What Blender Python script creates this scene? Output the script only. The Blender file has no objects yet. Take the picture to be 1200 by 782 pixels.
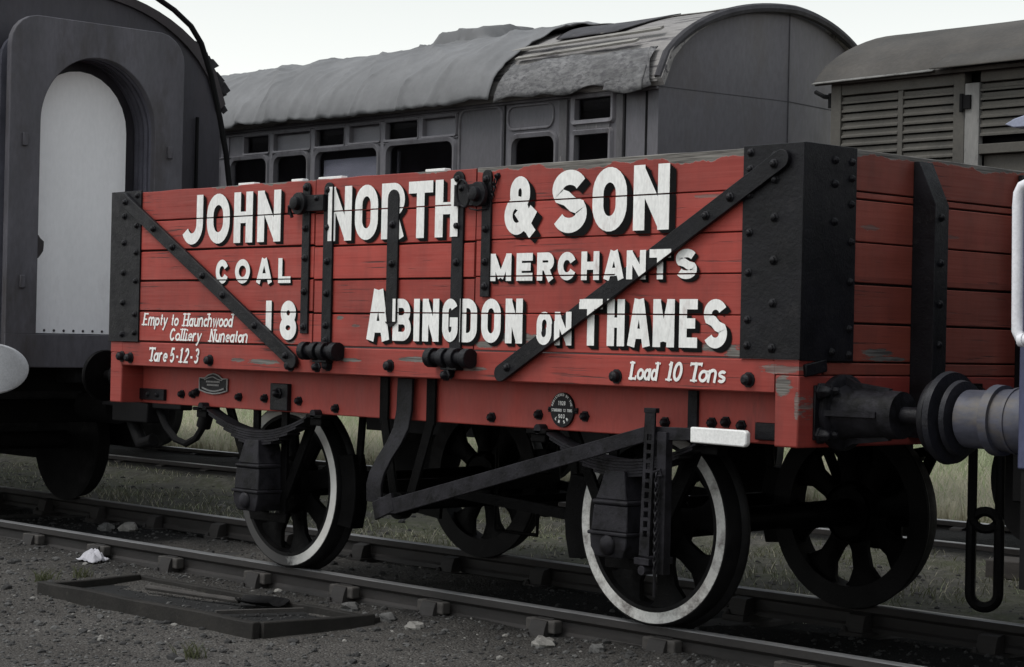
import bpy, math, random
from math import sin, cos, pi, radians
from mathutils import Vector, Matrix
from mathutils import noise as mnoise
random.seed(7)
scene = bpy.context.scene
col = scene.collection

# ------------------------------------------------------------------ camera
CAM = Vector((5.2883, -7.7240, 1.3124))
yaw, pitch, roll = radians(-46.9545), radians(0.2486), radians(1.2483)
fw = Vector((sin(yaw)*cos(pitch), cos(yaw)*cos(pitch), sin(pitch)))
rt0 = Vector((cos(yaw), -sin(yaw), 0)); up0 = rt0.cross(fw)
rt = cos(roll)*rt0 + sin(roll)*up0; up = -sin(roll)*rt0 + cos(roll)*up0
cd = bpy.data.cameras.new('camera'); cam = bpy.data.objects.new('camera', cd); col.objects.link(cam)
cam.matrix_world = Matrix(((rt.x, up.x, -fw.x, CAM.x), (rt.y, up.y, -fw.y, CAM.y), (rt.z, up.z, -fw.z, CAM.z), (0, 0, 0, 1)))
cd.sensor_width = 36; cd.lens = 70.73; cd.clip_end = 5000; cd.clip_start = .05
cd.dof.use_dof = False
scene.camera = cam

# ------------------------------------------------------------------ sky, sun, exposure
SUN_EL, SUN_AZ = radians(58), radians(205)      # azimuth clockwise from +Y
w = bpy.data.worlds.new('World'); scene.world = w; w.use_nodes = True
nt = w.node_tree; nt.nodes.clear()
sky = nt.nodes.new('ShaderNodeTexSky'); sky.sky_type = 'NISHITA'; sky.sun_disc = False
sky.sun_elevation = SUN_EL; sky.sun_rotation = SUN_AZ
sky.air_density = 3.0; sky.dust_density = 0.3; sky.ozone_density = 1.0
hs = nt.nodes.new('ShaderNodeHueSaturation'); hs.inputs['Saturation'].default_value = .16; hs.inputs['Value'].default_value = .88
bg = nt.nodes.new('ShaderNodeBackground'); bg.inputs['Strength'].default_value = .14
wo = nt.nodes.new('ShaderNodeOutputWorld')
nt.links.new(sky.outputs[0], hs.inputs['Color'])
tint = nt.nodes.new('ShaderNodeMix'); tint.data_type = 'RGBA'; tint.blend_type = 'MULTIPLY'; tint.inputs[0].default_value = 1
tint.inputs[7].default_value = (.935, .975, 1.02, 1)
nt.links.new(hs.outputs[0], tint.inputs[6]); nt.links.new(tint.outputs[2], bg.inputs[0]); nt.links.new(bg.outputs[0], wo.inputs[0])
sd = bpy.data.lights.new('sun', 'SUN'); sd.energy = 1.45; sd.angle = radians(30); sd.color = (1, .97, .93)
sun = bpy.data.objects.new('sun', sd); col.objects.link(sun)
sdir = Vector((sin(SUN_AZ)*cos(SUN_EL), cos(SUN_AZ)*cos(SUN_EL), sin(SUN_EL)))
sun.rotation_euler = sdir.to_track_quat('Z', 'Y').to_euler(); sun.location = sdir*60
scene.view_settings.view_transform = 'Standard'; scene.view_settings.look = 'None'
scene.view_settings.gamma = 1; scene.view_settings.use_curve_mapping = False
scene.view_settings.exposure = 0.36
scene.render.resolution_x = 1024; scene.render.resolution_y = 667

# ------------------------------------------------------------------ materials
class NT:
    def __init__(s, name):
        s.m = bpy.data.materials.new(name); s.m.use_nodes = True
        s.t = s.m.node_tree; s.b = s.t.nodes['Principled BSDF']
        s.tc = s.t.nodes.new('ShaderNodeTexCoord')
    def n(s, k, **kw):
        x = s.t.nodes.new(k)
        for a, v in kw.items(): setattr(x, a, v)
        return x
    def l(s, a, b): s.t.links.new(a, b)
    def mapping(s, scale=(1, 1, 1), loc=(0, 0, 0), rot=(0, 0, 0)):
        m = s.n('ShaderNodeMapping'); m.inputs['Scale'].default_value = scale; m.inputs['Location'].default_value = loc
        m.inputs['Rotation'].default_value = rot
        s.l(s.tc.outputs['Object'], m.inputs[0]); return m.outputs[0]
    def noise(s, scale, vec=None, detail=4, rough=.6, dist=0):
        x = s.n('ShaderNodeTexNoise'); x.inputs['Scale'].default_value = scale; x.inputs['Detail'].default_value = detail
        x.inputs['Roughness'].default_value = rough; x.inputs['Distortion'].default_value = dist
        s.l(vec if vec is not None else s.tc.outputs['Object'], x.inputs['Vector']); return x.outputs['Fac']
    def ramp(s, f, a, b, ca=(0, 0, 0, 1), cb=(1, 1, 1, 1)):
        r = s.n('ShaderNodeValToRGB'); r.color_ramp.elements[0].position = a; r.color_ramp.elements[1].position = b
        r.color_ramp.elements[0].color = ca; r.color_ramp.elements[1].color = cb
        s.l(f, r.inputs[0]); return r.outputs[0]
    def math(s, op, a, b=None, c=None, clamp=False):
        x = s.n('ShaderNodeMath', operation=op, use_clamp=clamp)
        for i, v in enumerate((a, b, c)):
            if v is None: continue
            if isinstance(v, (int, float)): x.inputs[i].default_value = v
            else: s.l(v, x.inputs[i])
        return x.outputs[0]
    def mix(s, f, a, b, mode='MIX'):
        x = s.n('ShaderNodeMix', data_type='RGBA', blend_type=mode)
        for i, v in ((0, f), (6, a), (7, b)):
            if isinstance(v, (int, float)): x.inputs[i].default_value = v
            elif isinstance(v, tuple): x.inputs[i].default_value = v if len(v) == 4 else (*v, 1)
            else: s.l(v, x.inputs[i])
        return x.outputs[2]
    def bump(s, h, strength=.3, dist=.01):
        b = s.n('ShaderNodeBump'); b.inputs['Strength'].default_value = strength; b.inputs['Distance'].default_value = dist
        s.l(h, b.inputs['Height']); s.l(b.outputs[0], s.b.inputs['Normal'])
    def done(s, c, rough=.7, metal=0, spec=.4):
        if isinstance(c, tuple): s.b.inputs['Base Color'].default_value = (*c[:3], 1)
        else: s.l(c, s.b.inputs['Base Color'])
        if isinstance(rough, (int, float)): s.b.inputs['Roughness'].default_value = rough
        else: s.l(rough, s.b.inputs['Roughness'])
        s.b.inputs['Metallic'].default_value = metal; s.b.inputs['Specular IOR Level'].default_value = spec
        return s.m
def k(c, f): return tuple(min(1, max(0, x*f)) for x in c[:3]) + (1,)

def plain(name, c, rough=.75, var=.3, scale=6, stretch=(1, 1, 1), bump=.25, bscale=70, dirt=None, dthr=(.52, .66), dscale=3, spec=.4, metal=0, fine=.15):
    """painted or dirty surface: broad tone variation, fine mottling, optional dirt patches with their own outline"""
    s = NT(name); v = s.mapping(stretch)
    c1 = s.mix(s.ramp(s.noise(scale, v), .3, .7), k(c, 1-var), k(c, 1+var))
    c2 = s.mix(s.ramp(s.noise(bscale*1.3, v, 3), .35, .65), k((1, 1, 1), 1-fine), (1, 1, 1, 1))
    cc = s.mix(1.0, c1, c2, 'MULTIPLY')
    if dirt: cc = s.mix(s.ramp(s.noise(dscale, v, 8, .7), *dthr), cc, (*dirt[:3], 1))
    s.bump(s.noise(bscale, v, 5), bump, .006)
    rg = s.ramp(s.noise(scale*2, v), .3, .7, k((1, 1, 1), rough-.12), k((1, 1, 1), min(1, rough+.12)))
    return s.done(cc, rg, metal, spec)

def red_planks(name, spots=(), topwear=None, haze_fade=0.0, axis=0, base=(.325, .046, .034)):
    s = NT(name)
    st = (1.2, 1.2, 55) 
    vg = s.mapping(st)
    sep = s.n('ShaderNodeSeparateXYZ'); s.l(s.tc.outputs['Object'], sep.inputs[0])
    X, Y, Z = sep.outputs
    A = X if axis == 0 else Y
    pl = s.math('FLOOR', s.math('DIVIDE', s.math('SUBTRACT', Z, 1.27), .1785))
    wn = s.n('ShaderNodeTexWhiteNoise', noise_dimensions='1D'); s.l(pl, wn.inputs['W'])
    tone = s.math('MULTIPLY_ADD', wn.outputs[0], .26, .84)
    broad = s.ramp(s.noise(2.2, None, 6, .65), .3, .72)
    c = s.mix(broad, k(base, .74), k(base, 1.16))
    # sun-bleached pinkish bloom in wind-blown streaks; extra on left panels paints in haze
    bl = s.ramp(s.noise(3, s.mapping((.5, .5, 6)), 6, .7), .45, .8)
    c = s.mix(s.math('MULTIPLY', bl, .28+haze_fade), c, (.37, .10, .082, 1))
    tm = s.n('ShaderNodeMix', data_type='RGBA', blend_type='MULTIPLY'); tm.inputs[0].default_value = 1
    s.l(c, tm.inputs[6]); s.l(tone, tm.inputs[7]); c = tm.outputs[2]
    grain = s.noise(2.0, vg, 5, .6)
    c = s.mix(s.math('MULTIPLY', s.ramp(grain, .5, .7), .26), c, (.15, .02, .018, 1))
    # fine cracks along the grain
    ck = s.noise(1.0, s.mapping((2.2, 2.2, 110), (3, 1, 2)), 3, .5)
    ckm = s.noise(2.5, None, 3)
    crack = s.math('MULTIPLY', s.ramp(ck, .63, .67), s.ramp(ckm, .47, .6))
    c = s.mix(s.math('MULTIPLY', crack, .85), c, (.03, .02, .018, 1))
    # vertical rain streaks of soot
    rs = s.ramp(s.noise(7, s.mapping((1, 1, .16)), 7, .7), .48, .78)
    c = s.mix(s.math('MULTIPLY', rs, .38), c, (.06, .022, .02, 1))
    # flaked paint: bare grey wood
    wood = s.mix(s.ramp(s.noise(3, s.mapping((1.5, 1.5, 45)), 5), .32, .68), (.035, .030, .027, 1), (.21, .195, .175, 1))
    en = s.noise(13, s.mapping((1, 1, 5)), 8, .78)
    masks = []
    for (cx, cz, rx, rz, d) in spots:
        dx = s.math('DIVIDE', s.math('SUBTRACT', A, cx), rx); dz = s.math('DIVIDE', s.math('SUBTRACT', Z, cz), rz)
        r = s.math('SQRT', s.math('ADD', s.math('MULTIPLY', dx, dx), s.math('MULTIPLY', dz, dz)))
        r = s.math('ADD', r, s.math('MULTIPLY', s.math('SUBTRACT', en, .5), 2.6))
        masks.append(s.math('MULTIPLY', s.ramp(r, .82, .92, (1, 1, 1, 1), (0, 0, 0, 1)), d))
    small = s.math('MULTIPLY', s.ramp(s.noise(6, s.mapping((1.5, 1.5, 14), (5, 2, 1)), 6, .72), .71, .725), .8)
    masks.append(small)
    if topwear:
        r = s.math('ADD', Z, s.math('MULTIPLY', s.math('SUBTRACT', s.noise(2.6, s.mapping((1, 1, .6)), 6, .62), .5), .16))
        masks.append(s.ramp(s.math('SUBTRACT', r, topwear), .0, .004))
    m = masks[0]
    for q in masks[1:]: m = s.math('MAXIMUM', m, q)
    c = s.mix(m, c, wood)
    h = s.math('SUBTRACT', s.math('MULTIPLY', grain, .35), s.math('ADD', m, crack))
    s.bump(h, .45, .004)
    return s.done(c, s.ramp(grain, .3, .7, (.5, .5, .5, 1), (.72, .72, .72, 1)), 0, .35)

RX = 2.66   # object coords of wagon parts are world x + RX
SP_R = [(-1.72+RX, 1.335, .17, .03, 1), (-1.93+RX, 1.30, .10, .02, 1), (-.45+RX, 1.31, .13, .022, 1), (-.36+RX, 1.285, .06, .02, 1), (-.52+RX, 1.965, .12, .008, .7)]
MR = red_planks('red_paint_weathered', SP_R, 2.128)
MRL = red_planks('red_paint_left', [(-3.5+RX, 1.29, .05, .015, .8)], 2.163, .30)  # stronger bloom paints the left-hand haze into the red
MRD = red_planks('red_paint_door', [(-3.08+RX, 1.42, .03, .012, 1), (-2.95+RX, 1.38, .04, .008, .8)], 2.164, .16)
MRC = red_planks('red_paint_curb', [(-3.75+RX, 1.175, .16, .016, 1), (-3.0+RX, 1.20, .12, .012, 1), (-2.45+RX, 1.215, .16, .014, 1), (-2.05+RX, 1.18, .12, .014, .9), (-.88+RX, 1.165, .05, .016, .9), (-4.0+RX, 1.18, .08, .012, .9), (-.1+RX, 1.225, .12, .02, .8)], None, .06)
MRE = red_planks('red_paint_end', [(-.62, 1.30, .11, .022, 1), (-.55, 1.275, .14, .012, 1), (-.68, 1.84, .07, .012, .6), (-.1, 1.83, .09, .01, .5)], 2.158, 0, 1, (.25, .056, .036))
MRS = plain('red_paint_solebar', (.32, .050, .038), .62, .14, 4, (1, 1, .25), .2, 40, (.10, .03, .025), (.60, .80), 5)
MRH = red_planks('red_paint_headstock', [(-.085+RX, 1.155, .05, .045, 1), (-.01+RX, 1.07, .012, .07, .8)], None, .05)
def black_iron(name, c=(.0050, .0047, .0060), rust=.25, spec=.20):
    s = NT(name)
    a = s.mix(s.ramp(s.noise(5, None, 6), .3, .7), k(c, .6), k(c, 1.9))
    a = s.mix(s.math('MULTIPLY', s.ramp(s.noise(14, None, 8, .75), .56, .72), rust), a, (.060, .054, .052, 1))
    a = s.mix(s.math('MULTIPLY', s.ramp(s.noise(4, s.mapping((1, 1, .25)), 6, .7), .6, .8), rust*.6), a, (.05, .038, .032, 1))
    s.bump(s.noise(38, None, 7, .75), .6, .006)
    return s.done(a, s.ramp(s.noise(12), .3, .7, (.30, .30, .30, 1), (.55, .55, .55, 1)), 0, spec)
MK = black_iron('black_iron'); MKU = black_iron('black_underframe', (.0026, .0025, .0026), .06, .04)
MG = plain('grey_worn_iron', (.017, .016, .019), .5, .55, 7, (1, 1, 1), .4, 60, (.006, .0057, .006), (.48, .62), 9, spec=.12)
MW = plain('white_lettering', (.84, .83, .80), .6, .07, 9, (1, 1, .4), .2, 60, (.50, .43, .41), (.57, .76), 13, fine=.14)
MSH = plain('black_letter_shade', (.006, .0058, .006), .8, .4, 9, fine=.1, spec=.08)
MWT = plain('white_rim_paint', (.62, .61, .58), .7, .12, 9, (1, 1, 1), .3, 60, (.17, .155, .145), (.44, .64), 9)
MWG = plain('white_grip_paint', (.80, .79, .77), .55, .05, 9, bump=.15)
MTY = plain('tyre_steel', (.007, .0067, .007), .5, .4, 9, bump=.3, spec=.1)
MWOOD = plain('dark_wet_timber', (.022, .020, .018), .8, .4, 5, (1, 1, 1), .6, 40, (.055, .052, .042), (.60, .72), 6, spec=.2)
MSL = plain('sleeper_timber', (.035, .032, .03), .9, .4, 3, (2, .5, 2), .7, 30, (.02, .019, .018), (.5, .65), 4)
MKEY = plain('oak_key', (.050, .045, .041), .85, .3, 9, (1, 4, 4), .4, 50)
MRAIL = plain('rail_rust', (.019, .0165, .0155), .75, .35, 6, (.3, 1, 1), .4, 50)
MRT = plain('rail_top_steel', (.30, .30, .305), .42, .25, 3, (.4, 8, 8), .12, 40, (.05, .045, .04), (.55, .7), 3, metal=.6)
MCAR = plain('left_carriage_paint', (.044, .041, .050), .6, .3, 3, (1, 1, .3), .25, 30, (.052, .045, .05), (.55, .75), 3)
MCARB = plain('left_carriage_brown', (.050, .042, .045), .7, .3, 3, (1, 1, .3), .25, 30)
MCARG = plain('gangway_plate', (.086, .082, .094), .6, .35, 3, (1, 1, .35), .3, 30, (.048, .042, .042), (.50, .72), 4)
MDOORW = plain('white_gangway_door', (.86, .85, .86), .55, .06, 2, (1, 1, .4), .1, 30, (.70, .68, .69), (.6, .8), 4, fine=.05)
MCO = plain('grey_coach_paint', (.122, .117, .128), .65, .16, 2.5, (1, 1, .3), .2, 40, (.092, .084, .092), (.56, .75), 3)
MCOL = plain('grey_coach_trim', (.155, .149, .161), .65, .2, 4, (1, 1, .3), .2, 40, (.07, .063, .063), (.55, .7), 6)
MCOE = plain('grey_coach_end', (.118, .112, .124), .6, .10, 1.5, (1, 1, .4), .12, 25, (.085, .074, .068), (.5, .8), 2)
MDARK = plain('coach_interior', (.20, .18, .20), .9, .3, 3)
MDK = plain('coach_black', (.0065, .0063, .0067), .8, .4, 5, spec=.15)
MPALE = plain('frosted_toplight', (.18, .175, .19), .5, .1, 5)
MBLIND = plain('window_blind', (.75, .75, .82), .7, .15, 3, (.6, 1, 3))
MROOFC = plain('weathered_roof_boards', (.27, .255, .245), .9, .4, 3, (.4, 4, 4), .6, 30, (.075, .07, .073), (.52, .60), 3)
MFELT = plain('torn_roof_felt', (.05, .048, .053), .9, .4, 8, (1, 1, 1), .7, 30, (.18, .17, .16), (.62, .7), 12)
MTARP = plain('tarpaulin_canvas', (.165, .165, .168), .85, .2, 1.6, (1, 1, 1), .35, 16, (.135, .135, .138), (.5, .75), 1.2, fine=.08)
MPEEL = plain('peeling_roof_canvas', (.165, .162, .162), .9, .4, 5, (1, 2, 2), .9, 20, (.075, .072, .076), (.44, .62), 15)
MVAN = plain('van_drab_paint', (.080, .074, .064), .75, .2, 4, (1, 1, 1), .3, 40, (.042, .04, .036), (.55, .72), 5)
MVANR = plain('van_roof', (.064, .058, .052), .9, .4, 3, (1, 1, 1), .6, 25, (.10, .09, .08), (.6, .75), 4)
MVANP = plain('pale_bare_post', (.20, .195, .185), .8, .25, 6, (1, 1, .3), .4, 40, (.09, .085, .08), (.52, .62), 7)
MBLUE = plain('blue_loco_paint', (.06, .066, .125), .5, .25, 5, (1, 1, .5), .15, 40, (.07, .072, .105), (.55, .75), 4)
MBUF = plain('blue_grey_buffer', (.066, .067, .088), .42, .4, 6, (.5, 1, 1), .2, 50, (.10, .085, .07), (.55, .7), 5)
MRAILW = plain('white_handrail', (.74, .73, .76), .45, .06, 6, bump=.1, dirt=(.36, .33, .31), dthr=(.62, .75), dscale=8)
MBUFW = plain('white_buffer_face', (.62, .62, .63), .6, .08, 4, bump=.15, dirt=(.34, .33, .33), dthr=(.6, .8), dscale=6)
MGLASS = NT('window_glass'); 
def glass():
    s = MGLASS; s.t.nodes.remove(s.b)
    tr = s.n('ShaderNodeBsdfTransparent'); tr.inputs[0].default_value = (.72, .72, .74, 1)
    gl = s.n('ShaderNodeBsdfGlossy'); gl.inputs['Roughness'].default_value = .12; gl.inputs[0].default_value = (.9, .9, .9, 1)
    mx = s.n('ShaderNodeMixShader'); mx.inputs[0].default_value = .016
    s.l(tr.outputs[0], mx.inputs[1]); s.l(gl.outputs[0], mx.inputs[2]); s.l(mx.outputs[0], s.t.nodes['Material Output'].inputs[0])
    return s.m
MGLASS = glass()

# ------------------------------------------------------------------ mesh helpers
class MB:
    def __init__(s): s.v = []; s.f = []; s.m = []
    def add(s, vs, fs, m=0):
        o = len(s.v); s.v += [tuple(p) for p in vs]; s.f += [tuple(i+o for i in f) for f in fs]; s.m += [m]*len(fs); return s
    def box(s, x0, x1, y0, y1, z0, z1, m=0):
        vs = [(x, y, z) for z in (z0, z1) for y in (y0, y1) for x in (x0, x1)]
        return s.add(vs, [(0, 2, 3, 1), (4, 5, 7, 6), (0, 1, 5, 4), (2, 6, 7, 3), (0, 4, 6, 2), (1, 3, 7, 5)], m)
    def obox(s, c, ax, ay, az, m=0):
        c, ax, ay, az = map(Vector, (c, ax, ay, az))
        vs = [c+sx*ax+sy*ay+sz*az for sz in (-1, 1) for sy in (-1, 1) for sx in (-1, 1)]
        return s.add(vs, [(0, 2, 3, 1), (4, 5, 7, 6), (0, 1, 5, 4), (2, 6, 7, 3), (0, 4, 6, 2), (1, 3, 7, 5)], m)
    def bar(s, p, q, wdt, thk, normal, m=0):
        """flat bar p->q, width across, thickness along normal"""
        p, q, n = Vector(p), Vector(q), Vector(normal).normalized(); d = q-p; L = d.length; d.normalize()
        a = n.cross(d).normalized()
        return s.obox((p+q)/2, d*L/2, a*wdt/2, n*thk/2, m)
    def prism(s, poly, axis, a0, a1, m=0):
        """poly: 2D points; extruded along axis. x:(y,z) y:(x,z) z:(x,y)"""
        def P(p, a): return (a, p[0], p[1]) if axis == 'x' else (p[0], a, p[1]) if axis == 'y' else (p[0], p[1], a)
        n = len(poly); vs = [P(p, a0) for p in poly]+[P(p, a1) for p in poly]
        fs = [tuple(range(n-1, -1, -1)), tuple(range(n, 2*n))]+[(i, (i+1) % n, (i+1) % n+n, i+n) for i in range(n)]
        return s.add(vs, fs, m)
    def lathe(s, o, d, prof, n=24, m=0, a0=0, a1=2*pi, cap=True):
        o, d = Vector(o), Vector(d).normalized()
        u = d.orthogonal().normalized() if abs(d.z) > .9 else Vector((0, 0, 1)).cross(d).normalized(); v = d.cross(u)
        full = abs(a1-a0-2*pi) < 1e-6; nn = n if full else n+1
        vs = []
        for (t, r) in prof:
            for i in range(nn):
                a = a0+(a1-a0)*i/n; vs.append(o+d*t+(u*cos(a)+v*sin(a))*r)
        fs = []
        for j in range(len(prof)-1):
            for i in range(n):
                i2 = (i+1) % nn if full else i+1
                fs.append((j*nn+i, j*nn+i2, (j+1)*nn+i2, (j+1)*nn+i))
        if cap and full:
            if prof[0][1] > 1e-6: fs.append(tuple(range(nn-1, -1, -1)))
            if prof[-1][1] > 1e-6: fs.append(tuple((len(prof)-1)*nn+i for i in range(nn)))
        return s.add(vs, fs, m)
    def cyl(s, p, q, r0, r1=None, n=16, m=0):
        p, q = Vector(p), Vector(q); return s.lathe(p, q-p, [(0, r0), ((q-p).length, r0 if r1 is None else r1)], n, m)
    def tube(s, pts, r, n=8, m=0, closed=False):
        pts = [Vector(p) for p in pts]; N = len(pts); vs = []; pu = None
        for i, p in enumerate(pts):
            a = pts[(i-1) % N] if (i or closed) else p; b = pts[(i+1) % N] if (i < N-1 or closed) else p
            t = (b-a).normalized()
            if pu is None: pu = t.orthogonal().normalized()
            u = (pu-t*pu.dot(t)).normalized(); pu = u; v = t.cross(u)
            rr = r[i] if isinstance(r, (list, tuple)) else r
            vs += [p+(u*cos(2*pi*j/n)+v*sin(2*pi*j/n))*rr for j in range(n)]
        fs = []
        for i in range(N if closed else N-1):
            for j in range(n):
                i2 = (i+1) % N; fs.append((i*n+j, i*n+(j+1) % n, i2*n+(j+1) % n, i2*n+j))
        if not closed: fs += [tuple(range(n-1, -1, -1)), tuple((N-1)*n+j for j in range(n))]
        return s.add(vs, fs, m)
    def loft(s, rings, m=0, closed=True, cap=True):
        n = len(rings[0]); vs = [p for r in rings for p in r]; fs = []
        for i in range(len(rings)-1):
            for j in range(n if closed else n-1):
                fs.append((i*n+j, i*n+(j+1) % n, (i+1)*n+(j+1) % n, (i+1)*n+j))
        if cap and closed: fs += [tuple(range(n-1, -1, -1)), tuple((len(rings)-1)*n+j for j in range(n))]
        return s.add(vs, fs, m)
    def bolt(s, x, y, z, r=.02, h=.022, d=(0, -1, 0), m=0):
        s.lathe((x, y, z), d, [(0, r*1.35), (h*.3, r*1.3), (h*.31, r), (h*.9, r*.92), (h*1.3, r*.4)], 6, m); return s

WL = {}   # world location of every object that parents others
def place(o, parent, loc):
    col.objects.link(o)
    pl = WL[parent.name] if parent else Vector((0, 0, 0))
    o.location = Vector(loc)-pl
    if parent: o.parent = parent
    WL[o.name] = Vector(loc)
def props(o, label=None, cat=None, group=None, kind=None):
    if label: o['label'] = label
    if cat: o['category'] = cat
    if group: o['group'] = group
    if kind: o['kind'] = kind
    return o
def thing(name, loc, label, cat, group=None):
    o = bpy.data.objects.new(name, None); o.empty_display_size = .3; place(o, None, loc); return props(o, label, cat, group)
def build(mb, name, mats, parent=None, loc=None, bevel=0, smooth=True, label=None, local=False):
    """mb holds world coordinates (unless local); origin goes to loc or the parent's place"""
    if not isinstance(mats, (list, tuple)): mats = [mats]
    L = Vector(loc) if loc is not None else (WL[parent.name] if parent else Vector((0, 0, 0)))
    me = bpy.data.meshes.new(name)
    vs = mb.v if local else [(p[0]-L.x, p[1]-L.y, p[2]-L.z) for p in mb.v]
    me.from_pydata(vs, [], mb.f); 
    for m in mats: me.materials.append(m)
    me.polygons.foreach_set('material_index', mb.m)
    if smooth:
        me.polygons.foreach_set('use_smooth', [True]*len(me.polygons)); me.set_sharp_from_angle(angle=radians(38))
    me.update()
    o = bpy.data.objects.new(name, me); place(o, parent, L)
    if bevel:
        b = o.modifiers.new('bevel', 'BEVEL'); b.width = bevel; b.segments = 2; b.limit_method = 'ANGLE'; b.angle_limit = radians(40); b.harden_normals = False
    if label: o['label'] = label
    return o
def clone(o, parent, loc, **kw):
    c = o.copy(); place(c, parent, loc); 
    for ch in [x for x in bpy.data.objects if x.parent == o]:
        clone(ch, c, Vector(loc)+ch.location)
    return props(c, **kw) if kw else c

def rrect(x0, x1, z0, z1, r, n=5):
    out = []
    for cx, cz, a in ((x1-r, z1-r, 0), (x0+r, z1-r, pi/2), (x0+r, z0+r, pi), (x1-r, z0+r, 3*pi/2)):
        out += [(cx+r*cos(a+i*pi/2/n), cz+r*sin(a+i*pi/2/n)) for i in range(n+1)]
    return out
def wall_holes(mb, xs, zs, y0, y1, holes, m=0):
    """front sheet y0, back sheet y1 with rectangular openings and their reveals"""
    X = sorted(set([xs[0], xs[1]]+[h[0] for h in holes]+[h[1] for h in holes])); Z = sorted(set([zs[0], zs[1]]+[h[2] for h in holes]+[h[3] for h in holes]))
    for i in range(len(X)-1):
        for j in range(len(Z)-1):
            cx, cz = (X[i]+X[i+1])/2, (Z[j]+Z[j+1])/2
            if any(h[0] < cx < h[1] and h[2] < cz < h[3] for h in holes): continue
            mb.add([(X[i], y0, Z[j]), (X[i+1], y0, Z[j]), (X[i+1], y0, Z[j+1]), (X[i], y0, Z[j+1])], [(0, 1, 2, 3)], m)
            mb.add([(X[i], y1, Z[j]), (X[i+1], y1, Z[j]), (X[i+1], y1, Z[j+1]), (X[i], y1, Z[j+1])], [(3, 2, 1, 0)], m)
    for h in list(holes)+[(xs[0], xs[1], zs[0], zs[1])]:
        a, b, c, d = h
        for (p, q) in (((a, c), (b, c)), ((b, c), (b, d)), ((b, d), (a, d)), ((a, d), (a, c))):
            mb.add([(p[0], y0, p[1]), (q[0], y0, q[1]), (q[0], y1, q[1]), (p[0], y1, p[1])], [(3, 2, 1, 0)], m)

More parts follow.
